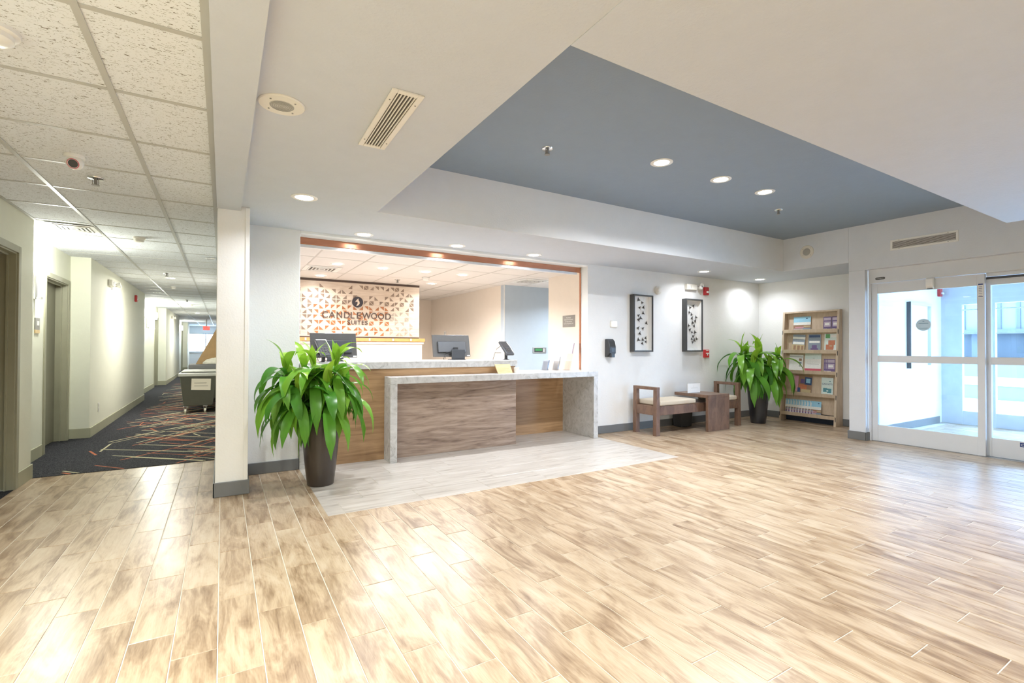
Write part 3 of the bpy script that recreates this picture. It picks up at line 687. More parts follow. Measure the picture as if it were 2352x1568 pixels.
# ------------------------------------------------------------------ equipment on the desk
def monitor(label, xc, y, rz, stand_x):
    t = thing('computer_monitor', label, 'monitor', (xc, y, 1.0035), rz)
    tl = math.tan(R(14))
    def sh(x0, x1, ya, yb, z0, z1): return [(x0, ya + z0 * tl, z0), (x1, ya + z0 * tl, z0), (x1, yb + z0 * tl, z0), (x0, yb + z0 * tl, z0)], [(x0, ya + z1 * tl, z1), (x1, ya + z1 * tl, z1), (x1, yb + z1 * tl, z1), (x0, yb + z1 * tl, z1)]
    MB().hexa(*sh(-.24, .24, -.008, .018, .035, .30)).build('housing', 'grey_plastic', t, bevel=.004)
    MB().hexa(*sh(-.182, .182, -.034, -.008, .09, .222)).build('rear_bulge', 'pos_grey', t, bevel=.006)
    MB().hexa(*sh(-.225, .225, .018, .020, .05, .288)).build('screen', 'black_plastic', t)
    MB().box(stand_x - .085, stand_x + .085, -.05, -.028, .006, .125).build('stand', 'pos_grey', t, bevel=.006)
    MB().box(stand_x - .09, stand_x + .09, -.06, .08, 0, .008).build('stand_base', 'black_plastic', t, bevel=.003)
    MB().box(stand_x - .055, stand_x + .0, -.036, -.016, .122, .15).build('port_block', 'black_plastic', t)
    MB().box(.192, .232, .0005, .003, .042, .056).build('label_patch', 'paper', t)
    MB().tube([(stand_x - .09, -.03, .10), (stand_x - .15, -.03, .085), (stand_x - .175, -.03, .04), (stand_x - .18, -.02, .004)], .004).tube([(stand_x - .09, -.035, .085), (stand_x - .13, -.04, .075), (stand_x - .165, -.045, .035), (stand_x - .17, -.03, .004)], .003).build('cable', 'black_plastic', t, True)
monitor('dark computer monitor seen from behind, above the left plant', 1.035, 5.42, R(3), -.005)
monitor('dark computer monitor seen from behind, in the middle of the counter', 2.405, 5.42, R(-3), .06)
def terminal(label, x, y, rz):
    t = thing('card_terminal', label, 'card terminal', (x, y, 1.0035), rz)
    MB().lathe([(.042, 0), (.042, .004), (.022, .010), (.019, .016), (.019, .10), (.022, .112)], n=20).build('stand', 'black_plastic', t, True)
    b = D.objects.new('terminal_body', MB().box(-.058, .058, -.125, .11, -.014, .014).mesh('terminal_body', 'pos_grey')); COL.objects.link(b); b.parent = t
    b.location = (0, .0, .145); b.rotation_euler = (R(42), 0, 0)
    bv = b.modifiers.new('bevel', 'BEVEL'); bv.width = .008; bv.segments = 2
    MB().box(-.05, .05, .0, .095, .0145, .016).build('screen', 'black_plastic', b)
    mb = MB(); [mb.box(-.034 + .026 * i, -.016 + .026 * i, -.095 + .022 * j, -.08 + .022 * j, .0145, .018) for i in range(3) for j in range(4)]; mb.build('keypad', 'grey_plastic', b)
    MB().tube([(.044, .09, .015), (.052, .0, .02), (.05, -.09, .016)], .004).build('stylus', 'silver', b, True)
    MB().box(-.004, .036, .092, .112, -.004, .006).build('red_tag', 'red_plastic', b)
terminal('card payment terminal on its stand above the left plant', .865, 5.10, R(12))
terminal('card payment terminal on its stand at the right end of the counter', 2.985, 5.12, R(5))
t = thing('glass_jar', 'small clear jar with a dark rim beside the right card terminal', 'jar', (2.87, 5.12, 1.0035))
MB().lathe([(.030, 0), (.034, .004), (.036, .07), (.034, .082)], n=20).build('glass', 'acrylic', t, True); MB().lathe([(.035, .082), (.042, .082), (.042, .09), (.035, .09)], n=20).build('rim', 'sign_grey', t, True)
tag(MB().tube([(2.77, 5.06, 1.005), (2.79, 5.06, 1.07), (2.83, 5.07, 1.14), (2.87, 5.08, 1.16), (2.90, 5.085, 1.178)], .0035).build('terminal_cable', 'black_plastic', smooth=True), 'thin cable arching from the counter to the right card terminal', 'cable')
t = thing('paper_pad', 'small white pad lying on the high counter', 'paper pad', (1.345, 5.02, 1.0035)); MB().box(-.075, .075, -.05, .05, 0, .018).build('sheets', 'paper', t, bevel=.002); MB().box(-.075, .075, .03, .05, .018, .0195).build('binding', 'pr_white', t)
t = thing('tent_sign', 'small blond wood sign leaning on the low desk against the counter', 'sign', (2.82, 4.845, .8535))
MB().hexa([(-.096, 0, 0), (.098, 0, 0), (.098, .012, 0), (-.096, .012, 0)], [(-.118, .045, .105), (.082, .045, .105), (.082, .057, .105), (-.118, .057, .105)]).build('board', 'wood_sign', t)
mb = MB(); [mb.add([(-.09 - .004 * k, .0 + .45 * (.02 + .018 * k) - .0012, .02 + .018 * k), (.07 - .004 * k, .45 * (.02 + .018 * k) - .0012, .02 + .018 * k), (.07 - .004 * k, .45 * (.022 + .018 * k) - .0012, .0225 + .018 * k), (-.09 - .004 * k, .45 * (.022 + .018 * k) - .0012, .0225 + .018 * k)], [(0, 1, 2, 3)]) for k in range(4)]
mb.build('engraving', 'cap_orange', t)
t = thing('white_cup', 'white paper cup standing right of the wood sign', 'cup', (2.985, 4.87, .8535)); MB().lathe([(.026, 0), (.032, .06), (.034, .064), (.030, .062)], n=20).build('cup_wall', 'paper', t, True)
# acrylic brochure holders against the side guide
for i, (x, y, h, mt, lb) in enumerate(((4.055, 5.16, .40, 'pr_lilac', 'tall clear brochure holder with mauve leaflets by the opening edge'), (3.985, 5.20, .20, 'pr_grey', 'short clear holder with grey leaflets'), (3.925, 5.235, .15, 'pr_slate', 'shortest clear holder with dark slate leaflets, leftmost of the holders'))):
    t = thing('leaflet_holder', lb, 'leaflet holder', (x - .10 - .07 * i, y + .02 + .02 * i, .8535), R(8))
    s = .28
    def lean(x0, x1, y0, y1, z0, z1): return [(x0 + s * z0, y0, z0), (x1 + s * z0, y0, z0), (x1 + s * z0, y1, z0), (x0 + s * z0, y1, z0)], [(x0 + s * z1, y0, z1), (x1 + s * z1, y0, z1), (x1 + s * z1, y1, z1), (x0 + s * z1, y1, z1)]
    hh = h * .95
    MB().hexa(*lean(.018, .020, -.055, .055, 0, hh * .8)).hexa(*lean(-.012, -.010, -.055, .055, 0, .12)).hexa(*lean(-.012, .02, -.055, -.053, 0, .12)).box(-.03, .06, -.055, .055, 0, .003).build('holder', 'acrylic', t)
    MB().hexa(*lean(-.006, .014, -.049, .049, .004 if i else .22, h * .9)).build('leaflets', mt, t)
# office wall items
t = thing('notice_plaque', 'grey ownership notice with white text on the beige side wall', 'notice', (4.4695, 5.79, 1.55))
MB().box(-.006, 0, -.148, .148, -.088, .088).build('plate', 'sign_grey', t)
for k, (ln, w) in enumerate((('This Hotel is', .115), ('Independently Owned', .215), ('and Operated by', .165), ('Summit Hospitality, LLC', .235))):
    text('notice_text', ln, 'paper', t, (-.0062, 0, .052 - .030 * k), .024, (R(90), 0, R(-90)), .0003, fit=(w, .019))
t = thing('control_panel', 'grey wall control with a green display on the blue-grey wall', 'control panel', (5.04, 7.4145, 1.10))
MB().box(-.148, .148, -.012, 0, -.055, .055).build('plate', 'steel', t, bevel=.003); MB().box(-.117, .118, -.016, -.012, -.036, .038).build('bezel', 'black_plastic', t); MB().box(-.105, .05, -.0175, -.016, -.012, .028).build('display', 'screen_green', t)
bt = MB().box(.068, .108, -.020, -.016, -.008, .008).mesh('button', 'white_plastic'); [link('button', bt, t, (0, 0, .022 - .022 * k)) for k in range(3)]
t = thing('light_switch', 'white light switch on the beige wall above the middle monitor', 'switch', (4.2795, 10.05, 1.45)); MB().box(-.006, 0, -.06, .06, -.06, .06).build('plate', 'white_plastic', t); MB().box(-.01, -.006, -.02, .02, -.035, .035).build('rocker', 'pr_grey', t)

# ------------------------------------------------------------------ ceiling items
def sprinkler(x, y, z, label, s=1):
    t = thing('ceiling_sprinkler', label, 'sprinkler', (x, y, z), 0, 'fire sprinklers')
    MB().lathe([(.036 * s, 0), (.034 * s, -.006), (.016 * s, -.009), (.010 * s, -.012)]).build('escutcheon', 'chrome', t, True)
    MB().cyl((0, 0, -.035 * s), .007 * s, .026 * s).box(-.014 * s, -.011 * s, -.003, .003, -.036 * s, -.01 * s).box(.011 * s, .014 * s, -.003, .003, -.036 * s, -.01 * s).build('body', 'sign_grey', t)
    MB().cyl((0, 0, -.040 * s), .017 * s, .004).build('deflector', 'sign_grey', t)
sprinkler(2.167, 3.086, ZT, 'fire sprinkler in the left part of the blue-grey tray', 1.25)
sprinkler(5.365, 3.112, ZT, 'fire sprinkler in the right corner of the blue-grey tray', 1.25)
sprinkler(-.725, 4.129, ZC + .006, 'fire sprinkler in the corridor ceiling behind the dome camera', 1.25)
sprinkler(-.739, 9.02, ZC + .006, 'fire sprinkler just before the nearest corridor downlight', 1.25)
sprinkler(-.742, 14.0, ZC + .006, 'small fire sprinkler deep in the corridor ceiling', 1.25)
sprinkler(2.46, 7.775, ZC - .001, 'fire sprinkler in front of the patterned panel', 1.25)
def smoke(x, y, z, label, r=.055, mat='cream_plastic'):
    t = thing('smoke_detector', label, 'smoke detector', (x, y, z), 0, 'smoke detectors')
    MB().lathe([(r, 0), (r, -.014), (r * .86, -.018)]).build('mounting_plate', mat, t, True); MB().lathe([(r * .8, -.018), (r * .8, -.036), (r * .6, -.046), (r * .1, -.048)]).build('chamber', mat, t, True)
smoke(-.74, 6.175, ZC + .006, 'cream smoke detector in the corridor ceiling')
smoke(-.73, 15.45, ZC + .006, 'small smoke detector deep in the corridor ceiling')
smoke(-.797, 11.0, ZC + .006, 'white detector beyond the nearest corridor downlight', .045, 'white_plastic')
smoke(2.766, 7.287, ZC - .001, 'white smoke detector in the ceiling behind the desk', .06, 'white_plastic')
smoke(-.700, 2.36, ZC + .006, 'white detector at the left edge of the near corridor ceiling', .075, 'white_plastic')
t = thing('dome_camera', 'white eyeball security camera on the corridor ceiling', 'camera', (-.746, 3.70, ZC + .005))
MB().lathe([(.048, 0), (.048, -.016), (.038, -.022)]).build('base', 'white_plastic', t, True)
b = MB().lathe([(.001, .040), (.022, .034), (.036, .020), (.041, 0), (.038, -.016), (.030, -.026), (.024, -.030), (.022, -.026)], n=24, axis='y', caps=False).build('eyeball', 'white_plastic', t, True)
b.location = (.004, -.008, -.044); b.rotation_euler = (R(28), 0, R(-8))
MB().cyl((0, -.0275, 0), .0235, .004, 'y', 20).build('lens_face', 'black_plastic', b); MB().lathe([(.024, -.029), (.027, -.0315), (.029, -.028)], n=24, axis='y', caps=False).build('red_ring', 'pr_red', b, True)
def grille(name, label, cat, loc, rot, w, l, n, frame, mat='cream_plastic', blade='cream_plastic'):
    t = thing(name, label, cat, loc); t.rotation_euler = rot       # local: z points out of the surface, slats along y
    MB().box(-w / 2, -w / 2 + frame, -l / 2, l / 2, 0, .008).box(w / 2 - frame, w / 2, -l / 2, l / 2, 0, .008).box(-w / 2 + frame, w / 2 - frame, -l / 2, -l / 2 + frame, 0, .008).box(-w / 2 + frame, w / 2 - frame, l / 2 - frame, l / 2, 0, .008).build('frame', mat, t, bevel=.002)
    MB().box(-w / 2 + frame, w / 2 - frame, -l / 2 + frame, l / 2 - frame, .0004, .0012).build('backing', 'vent_dark', t)
    iw = w - 2 * frame; sl = MB().box(-iw / n * .17, iw / n * .17, -l / 2 + frame, l / 2 - frame, .0012, .007).mesh('slat', blade)
    for k in range(n): link('slat', sl, t, (-iw / 2 + iw * (k + .5) / n, 0, 0))
    for sx in (-1, 1):
        for sy in (-1, 1): MB().cyl((sx * (w / 2 - frame / 2), sy * l * .36, .008), .0035, .0012, n=10).build('screw', 'vent_dark', t)
    return t
grille('ceiling_vent', 'long slotted air vent in the soffit beside the round speaker', 'vent', (.685, 2.328, ZC), (R(180), 0, R(-1)), .142, .655, 6, .026)
grille('wall_vent', 'long slotted air vent on the grey wall above the doors', 'vent', (XD, 2.328, 2.40), (0, R(-90), 0), .125, .632, 7, .022, 'white_plastic', 'white_plastic')
def diffuser(label, x, y, z, s=.29):
    t = thing('ceiling_diffuser', label, 'vent', (x, y, z)); mb = MB()
    MB().box(-s, s, -s, s, .0005, .003).build('plate', 'white_plastic', t)
    MB().box(-s * .75, s * .75, -s * .75, s * .75, -.0005, .0005).build('backing', 'vent_dark', t)
    for k in range(4):
        a = s * (.75 - .19 * k); w = .016
        MB().box(-a, a, -a, -a + w, -.006, -.0005).box(-a, a, a - w, a, -.006, -.0005).box(-a, -a + w, -a + w, a - w, -.006, -.0005).box(a - w, a, -a + w, a - w, -.006, -.0005).build('louvre_ring', 'white_plastic', t)
diffuser('square ceiling diffuser by the recess of the corridor', -1.20, 5.97, ZC - .003, .17)
diffuser('square ceiling diffuser behind the desk on the left', 1.20, 7.25, ZC - .005, .24)
diffuser('square ceiling diffuser by the blue-grey wall', 4.42, 6.78, ZC - .005, .26)
diffuser('square ceiling diffuser on the right side of the corridor', -.14, 7.15, ZC - .003, .06)
def speaker(label, loc, rot, r, k):
    t = thing('round_speaker', label, 'speaker', loc); t.rotation_euler = rot
    MB().lathe([(r, 0), (r, .004), (r * .96, .008), (r * k, .009)]).build('rim_plate', 'cream_plastic', t, True)
    g = MB().lathe([(r * k, .0085), (r * k * .98, .010), (r * .04, .0115)]).build('grille', 'tee_grid', t, True)
    for q in (.12, .28, .44, .6, .76, .9): MB().tube([(r * k * q * math.cos(R(a)), r * k * q * math.sin(R(a)), .0115) for a in range(0, 361, 20)], r * .008, 4).build('grille_ring', 'sign_grey', g)
    for a in (45, 135, 225, 315): MB().cyl((r * .72 * math.cos(R(a)), r * .72 * math.sin(R(a)), .008), .004, .003, n=8).build('screw', 'sign_grey', t)
speaker('round cream ceiling speaker in the soffit near the beam', (.222, 2.405, ZC), (R(180), 0, 0), .098, .53)
speaker('round white wall speaker above the alcove', (XD, 3.617, 2.485), (0, R(-90), 0), .092, .55)
t = thing('exit_sign', 'lit red exit sign hanging at the far end of the corridor', 'exit sign', (-.585, 24, 1.893))
MB().box(-.12, .12, -.02, .02, -.08, .08).build('housing', 'exit_red', t); MB().box(-.02, .02, -.01, .01, .08, .369).build('hanger', 'white_plastic', t); text('exit_text', 'EXIT', 'paper', t, (0, -.0205, 0), .12, fit=(.2, .1))

# ------------------------------------------------------------------ wall items
def emergency(label, loc, rz, heads):
    t = thing('emergency_light', label, 'emergency light', loc, rz)
    MB().prism([(-.115, -.045), (.115, -.045), (.115, .045), (-.115, .045)], -.055, 0, 'y').build('housing', 'cream_plastic', t, bevel=.01)
    MB().tube([(-.035, -.0555, -.025), (-.035, -.0575, .02), (-.06, -.0575, .0)], .003, 6).build('emblem', 'tee_grid', t)
    for x, z in heads:
        h = MB().lathe([(.028, -.045), (.030, -.02), (.018, .0), (.008, .006)], (x, -.06, z), 16, 'y').build('lamp_head', 'clear_lens', t, True)
        MB().cyl((x, -.06, z), .010, .03, 'y', 10).build('swivel', 'cream_plastic', h)
emergency('cream emergency light above the second framed picture', (6.15, YW - .0005, 2.085), 0, ((.15, -.005), (.17, .03)))
emergency('cream twin-head emergency light on the corridor wall', (XL + .0005, 9.1, 2.075), R(90), ((.16, .0), (.24, -.02)))
emergency('small emergency light far along the corridor wall', (XL + .0005, 19.2, 2.08), R(90), ((.16, .0), (.22, -.01)))
def strobe(label, loc, rz):
    t = thing('fire_strobe', label, 'fire alarm', loc, rz); MB().box(-.048, .048, -.038, 0, -.062, .062).build('housing', 'red_plastic', t, bevel=.006)
    MB().prism([(-.02, -.03), (.035, -.03), (.035, .0), (-.02, .0)], -.062, -.038, 'y').build('strobe_lens', 'clear_lens', t, bevel=.006)
strobe('red fire alarm strobe right of the emergency light', (6.515, YW - .0005, 2.045), 0)
strobe('red fire alarm strobe on the corridor wall', (XL + .0005, 11.5, 2.05), R(90))
strobe('red fire alarm strobe high on the vestibule wall', (9.60, 3.0395, 2.03), 0)
t = thing('pull_station', 'red fire alarm pull station beside the second framed picture', 'fire alarm', (6.515, YW - .0005, 1.065)); MB().box(-.052, .052, -.04, 0, -.062, .062).build('housing', 'red_plastic', t, bevel=.005); MB().box(-.032, .032, -.052, -.04, -.004, .012).box(-.009, .009, -.05, -.04, -.03, -.004).build('pull_handle', 'paper', t, bevel=.002); MB().box(-.03, .03, -.0412, -.04, .042, .052).build('lettering', 'paper', t)
t = thing('wall_detector', 'round cream detector on the wall right of the first framed picture', 'detector', (5.44, YW - .0005, 1.992)); MB().lathe([(.062, 0), (.062, -.025), (.052, -.032)], axis='y').build('base', 'cream_plastic', t, True); MB().lathe([(.040, -.032), (.038, -.055), (.03, -.062)], axis='y').build('cap', 'white_plastic', t, True)
t = thing('thermostat', 'white thermostat with a pale screen above the soap dispenser', 'thermostat', (4.585, YW - .0005, 1.477)); MB().box(-.062, .062, -.026, 0, -.048, .048).build('housing', 'white_plastic', t, bevel=.012, seg=3); MB().box(-.034, .042, -.028, -.026, -.030, .036).build('screen', 'screen_pale', t)
t = thing('soap_dispenser', 'black hand sanitiser dispenser on the wall by the desk', 'dispenser', (4.49, YW - .0005, 1.15))
MB().prism([(0, -.12), (0, .12), (-.045, .12), (-.075, .09), (-.095, .02), (-.095, -.07), (-.06, -.10), (-.05, -.12)], -.058, .058, 'x').build('housing', 'black_plastic', t, bevel=.008)
MB().prism([(-.06, .085), (-.082, .06), (-.1, .0), (-.1, -.06), (-.06, -.06)], -.03, .03, 'x').build('push_cover', 'pos_grey', t, bevel=.006); MB().box(-.03, .03, -.105, -.06, -.125, -.07).build('nozzle', 'pos_grey', t, bevel=.004)
fl_me = MB().add([(0, 0, 0)] + [(.030 * math.cos(R(a)) * (1 if k % 2 else .35), -.012 if k % 2 else -.004, .030 * math.sin(R(a)) * (1 if k % 2 else .35)) for k, a in enumerate(range(0, 360, 60))], [(0, 1 + k, 1 + (k + 1) % 6) for k in range(6)])
fl_me = fl_me.cyl((0, -.016, 0), .006, .016, 'y', 6).mesh('paper_flower', 'flower_dark')
F1 = [(5.047, 1.834), (5.121, 1.796), (5.072, 1.723), (5.146, 1.73), (5.138, 1.649), (5.048, 1.61), (5.089, 1.576), (5.051, 1.551), (5.204, 1.508), (5.135, 1.429), (5.072, 1.357), (5.04, 1.433), (5.045, 1.268), (5.13, 1.269), (5.188, 1.293), (5.193, 1.24), (5.122, 1.216)]
F2 = [(6.219, 1.8), (6.142, 1.771), (6.123, 1.7), (6.171, 1.67), (6.277, 1.628), (6.184, 1.612), (6.258, 1.57), (6.196, 1.542), (6.108, 1.495), (6.233, 1.492), (6.133, 1.432), (6.184, 1.395), (6.252, 1.396), (6.209, 1.331), (6.176, 1.292), (6.234, 1.274), (6.287, 1.294), (6.199, 1.242)]
def picture(label, xc, pts):
    t = thing('picture_frame', label, 'picture', (xc, YW - .0005, 1.498), 0, 'framed pictures on the lobby wall'); w, h, d, f = .19, .401, .085, .02
    MB().box(-w, -w + f, -d, 0, -h, h).box(w - f, w, -d, 0, -h, h).box(-w + f, w - f, -d, 0, h - f, h).box(-w + f, w - f, -d, 0, -h, -h + f).build('frame', 'frame_dark', t, bevel=.002)
    a, b = w - f, h - f
    MB().box(-a, -a + .003, -.07, -.0005, -b, b).box(a - .003, a, -.07, -.0005, -b, b).box(-a, a, -.07, -.0005, b - .003, b).box(-a, a, -.07, -.0005, -b, -b + .003).build('liner', 'paper_white', t)
    MB().box(-w + f, w - f, -.008, 0, -h + f, h - f).build('backing', 'paper_white', t)
    MB().box(-w + f, w - f, -.074, -.071, -h + f, h - f).build('glazing', 'pic_glass', t)
    rr = random.Random(int(xc * 100))
    for x, z in pts: link('paper_flower', fl_me, t, (x - xc, -.009, z - 1.498), (0, R(rr.uniform(0, 360)), 0), (rr.uniform(1.0, 1.4),) * 3)
picture('dark framed shadow box with black paper flowers, nearer the desk', 5.083, F1)
picture('dark framed shadow box with black paper flowers, nearer the alcove', 6.165, F2)
t = thing('room_plate', 'small grey room plate below the nearest corridor sconce', 'room sign', (-1.6245, 6.70, 1.375)); MB().box(0, .008, -.07, .07, -.055, .065).build('plate', 'sign_grey', t); MB().box(.008, .010, -.02, .045, -.01, .035).build('number_field', 'paper', t); MB().box(0, .009, -.07, .07, -.09, -.056).build('lower_strip', 'wood_sign', t)
t = thing('wall_outlet', 'white power outlet low on the corridor wall', 'outlet', (XL + .0005, 8.46, .33)); MB().box(0, .006, -.035, .035, -.06, .06).build('plate', 'white_plastic', t, bevel=.002); MB().box(.006, .008, -.016, .016, .008, .04).box(.006, .008, -.016, .016, -.04, -.008).build('sockets', 'cream_plastic', t)

# ------------------------------------------------------------------ bench, table, bins
t = thing('bench', 'brown wood bench with beige cushion and open armrests under the pictures', 'bench', (4.85, 4.43, 0))
LB, DB = 1.80, .42
for x0 in (0, LB - .075):
    for y0 in (0, DB - .06): MB().hexa([(x0, y0, 0), (x0 + .075, y0, 0), (x0 + .075, y0 + .06, 0), (x0, y0 + .06, 0)], [(x0 + .01, y0, .60), (x0 + .065, y0, .60), (x0 + .065, y0 + .06, .60), (x0 + .01, y0 + .06, .60)]).build('leg', 'wood_bench', t, bevel=.003)
    MB().box(x0 + .008, x0 + .067, 0, DB, .598, .638).build('armrest', 'wood_bench', t, bevel=.003)
for y0 in (.008, DB - .04): MB().box(.06, LB - .06, y0, y0 + .032, .265, .385).build('apron', 'wood_bench', t, bevel=.002)
for x0 in (.012, LB - .05): MB().box(x0, x0 + .038, .05, DB - .05, .265, .385).build('side_apron', 'wood_bench', t, bevel=.002)
MB().box(.06, LB - .06, .03, DB - .03, .36, .386).build('seat_board', 'wood_bench', t)
for a, b in ((.078, .80), (1.33, LB - .078)): MB().box(a, b, .006, DB - .006, .386, .452).build('cushion', 'cushion', t, bevel=.022, seg=4)
t = thing('side_table', 'brown waterfall side table bridging the bench', 'table', (5.735, 4.31, 0))
prof = [(.0, 0), (.465, 0), (.465, .505), (.0, .505)]
MB().box(0, .465, 0, .042, 0, .462).build('front_leg', 'wood_bench', t, bevel=.002); MB().box(0, .465, 0, .58, .462, .505).build('table_top', 'wood_bench', t, bevel=.004)
t = thing('card_holder', 'clear acrylic holder with a white printed card on the side table', 'card holder', (5.835, 4.63, .5055), R(-6))
MB().box(-.125, .125, -.022, .028, 0, .004).box(-.125, .125, .0, .004, .004, .145).build('holder', 'acrylic', t); MB().box(-.118, .118, -.0095, -.0005, .005, .140).build('card', 'paper_white', t); MB().box(-.118, .118, -.0098, -.0003, .1405, .146).build('top_band', 'pr_grey', t); MB().box(-.06, .07, -.0103, -.0098, .07, .073).build('print', 'pr_grey', t); MB().box(-.005, -.003, -.0103, -.0098, .08, .11).build('print', 'pr_grey', t)
t = thing('waste_bin', 'dark rectangular bin standing under the bench by the wall', 'bin', (5.84, 4.83, 0)); MB().hexa([(-.115, -.07, 0), (.115, -.07, 0), (.115, .07, 0), (-.115, .07, 0)], [(-.13, -.08, .24), (.13, -.08, .24), (.13, .08, .24), (-.13, .08, .24)]).build('body', 'black_plastic', t, bevel=.006); MB().box(-.133, .133, -.083, .083, .232, .245).build('rim', 'pos_grey', t, bevel=.003)
t = thing('cable_box', 'small black box on the floor just right of the side table', 'box', (6.36, 4.55, 0)); MB().box(-.06, .06, -.06, .06, 0, .17).build('body', 'black_plastic', t, bevel=.02, seg=3); MB().box(-.03, .03, -.062, -.06, .10, .11).build('slot', 'pos_grey', t)

# ------------------------------------------------------------------ brochure rack
t = thing('brochure_rack', 'light wood five-shelf brochure rack in the alcove', 'rack', (0, 0, 0))
def xf(z): return 7.715 + .125 * z / 1.73          # sloping front edge
YA, YZ = 3.635, 4.475
for y0 in (YA, YZ - .03): MB().prism([(xf(0), 0), (7.925, 0), (7.925, 1.735), (xf(1.735), 1.735)], 0, .03, 'y').build('side_panel', 'wood_rack', t, bevel=.002).location.y = y0
def xb(z): return xf(z) + .085
MB().hexa([(xb(.15), YA + .03, .15), (xb(.15) + .012, YA + .03, .15), (xb(.15) + .012, YZ - .03, .15), (xb(.15), YZ - .03, .15)], [(xb(1.72), YA + .03, 1.72), (xb(1.72) + .012, YA + .03, 1.72), (xb(1.72) + .012, YZ - .03, 1.72), (xb(1.72), YZ - .03, 1.72)]).build('back_panel', 'wood_rack', t)
MB().box(xf(1.7), 7.925, YA + .03, YZ - .03, 1.712, 1.735).build('top', 'wood_rack', t)
MB().box(7.87, 7.88, YA + .03, YZ - .03, .002, .15).build('kick_board', 'navy', t)
SZ = [1.405, 1.085, .765, .425, .105]
for z in SZ:
    sh = MB().box(xf(z) + .012, xb(z) + .004, YA + .03, YZ - .03, z, z + .014).build('shelf', 'wood_rack', t)
    MB().hexa([(xf(z), YA + .012, z - .01), (xf(z) + .014, YA + .012, z - .01), (xf(z) + .014, YZ - .012, z - .01), (xf(z), YZ - .012, z - .01)], [(xf(z) - .006, YA + .012, z + .045), (xf(z) + .008, YA + .012, z + .045), (xf(z) + .008, YZ - .012, z + .045), (xf(z) - .006, YZ - .012, z + .045)]).build('shelf_lip', 'wood_rack', sh, bevel=.002)
    for y in (YA + .004, YZ - .012): MB().box(xf(z) - .003, xf(z) + .05, y, y + .009, z - .035, z + .03).build('bracket', 'rack_bracket', sh)
def booklet(label, yl, yr, shelf, h, prints, roll=0, off=0, group='brochures on the rack', th=.004):
    off += .004
    z = SZ[shelf] + .0145; w = yl - yr; lean = math.atan(.125 / 1.73)
    b = thing('brochure', label, 'brochure', (xb(z) - .005 - off, (yl + yr) / 2, z + w / 2 * math.sin(abs(roll)) + .0005), 0, group)
    b.rotation_euler = (roll, lean, 0)
    MB().box(-th, 0, -w / 2, w / 2, 0, h).build('pages', 'pr_white', b)
    mb = MB()
    for (u0, v0, u1, v1, mt) in prints:      # u from left to right as seen from the lobby, v upwards
        mb.use(mt); e = -th - .0002 - .0001 * len(mb.f)
        mb.add([(e, w / 2 - u0 * w, v0 * h), (e, w / 2 - u1 * w, v0 * h), (e, w / 2 - u1 * w, v1 * h), (e, w / 2 - u0 * w, v1 * h)], [(0, 3, 2, 1)])
    mb.build('cover_print', None, b)
    return b
sky = [(0, .62, 1, 1, 'pr_sky'), (0, .44, 1, .62, 'pr_white'), (0, .0, 1, .44, 'pr_brown'), (.02, .06, .55, .2, 'pr_lilac'), (.1, .24, .6, .32, 'pr_pink'), (.55, .02, 1, .24, 'pr_slate'), (.6, .3, 1, .38, 'pr_tan'), (.72, .84, .82, .9, 'pr_navy')]
pur = [(0, 0, 1, 1, 'pr_purple'), (.08, .74, .92, .94, 'pr_lilac'), (.12, .30, .9, .66, 'pr_lilac'), (.2, .42, .75, .56, 'pr_white'), (.05, .02, .5, .16, 'pr_white')]
booklet('landscape brochure with a blue sky on the top rack shelf', 4.338, 4.074, 0, .235, sky)
booklet('left of the two purple brochures on the top rack shelf', 3.889, 3.775, 0, .215, pur); booklet('right of the two purple brochures on the top rack shelf', 3.768, 3.668, 0, .215, pur)
booklet('tilted brochure with storefronts on the second rack shelf', 4.352, 4.16, 1, .265, [(0, .4, 1, 1, 'pr_slate'), (0, .72, 1, .86, 'pr_white'), (.05, .42, .95, .56, 'pr_white'), (0, 0, 1, .4, 'pr_tan'), (.12, .08, .32, .34, 'pr_brown'), (.42, .08, .64, .34, 'pr_brown'), (.74, .08, .92, .34, 'pr_brown')], R(4), .004)
booklet('blue road brochure in the middle of the second rack shelf', 4.099, 3.915, 1, .27, [(0, 0, 1, 1, 'pr_slate'), (.06, .82, .94, .95, 'pr_navy'), (.08, .5, .92, .62, 'pr_white'), (.3, .2, .7, .38, 'pr_purple'), (.2, .08, .8, .2, 'pr_purple'), (.02, .0, .98, .06, 'pr_white')], 0, .002)
booklet('food brochure with orange prawns on the second rack shelf', 3.864, 3.68, 1, .275, [(0, 0, 1, 1, 'pr_mint'), (.08, .76, .42, .98, 'pr_green'), (.48, .80, .9, .96, 'pr_white'), (.12, .12, .72, .4, 'pr_orange'), (.3, .38, .82, .64, 'pr_orange'), (.4, .3, .6, .36, 'pr_tan'), (.7, .02, .98, .18, 'pr_white')])
booklet('white sheet with small dark pictures on the third rack shelf', 4.39, 4.175, 2, .27, [(.02, .84, .96, .90, 'pr_grey'), (.70, .64, .9, .78, 'pr_brown'), (.70, .46, .9, .58, 'pr_slate'), (.72, .3, .88, .42, 'pr_grey')], R(2))
booklet('white sheet with a broad red band on the third rack shelf', 4.14, 3.90, 2, .30, [(0, 0, 1, .20, 'pr_red'), (0, .7, 1, 1, 'pr_mint'), (.18, .42, .86, .435, 'pr_grey'), (.5, .73, .6, .75, 'pr_grey')], 0, .004)
for k, lb in enumerate(('rearmost of the three purple brochures on the third rack shelf', 'middle of the three purple brochures on the third rack shelf', 'front of the three purple brochures on the third rack shelf')):
    booklet(lb, 3.862 - .024 * k, 3.745 - .024 * k, 2, .215, pur, 0, .006 * k)
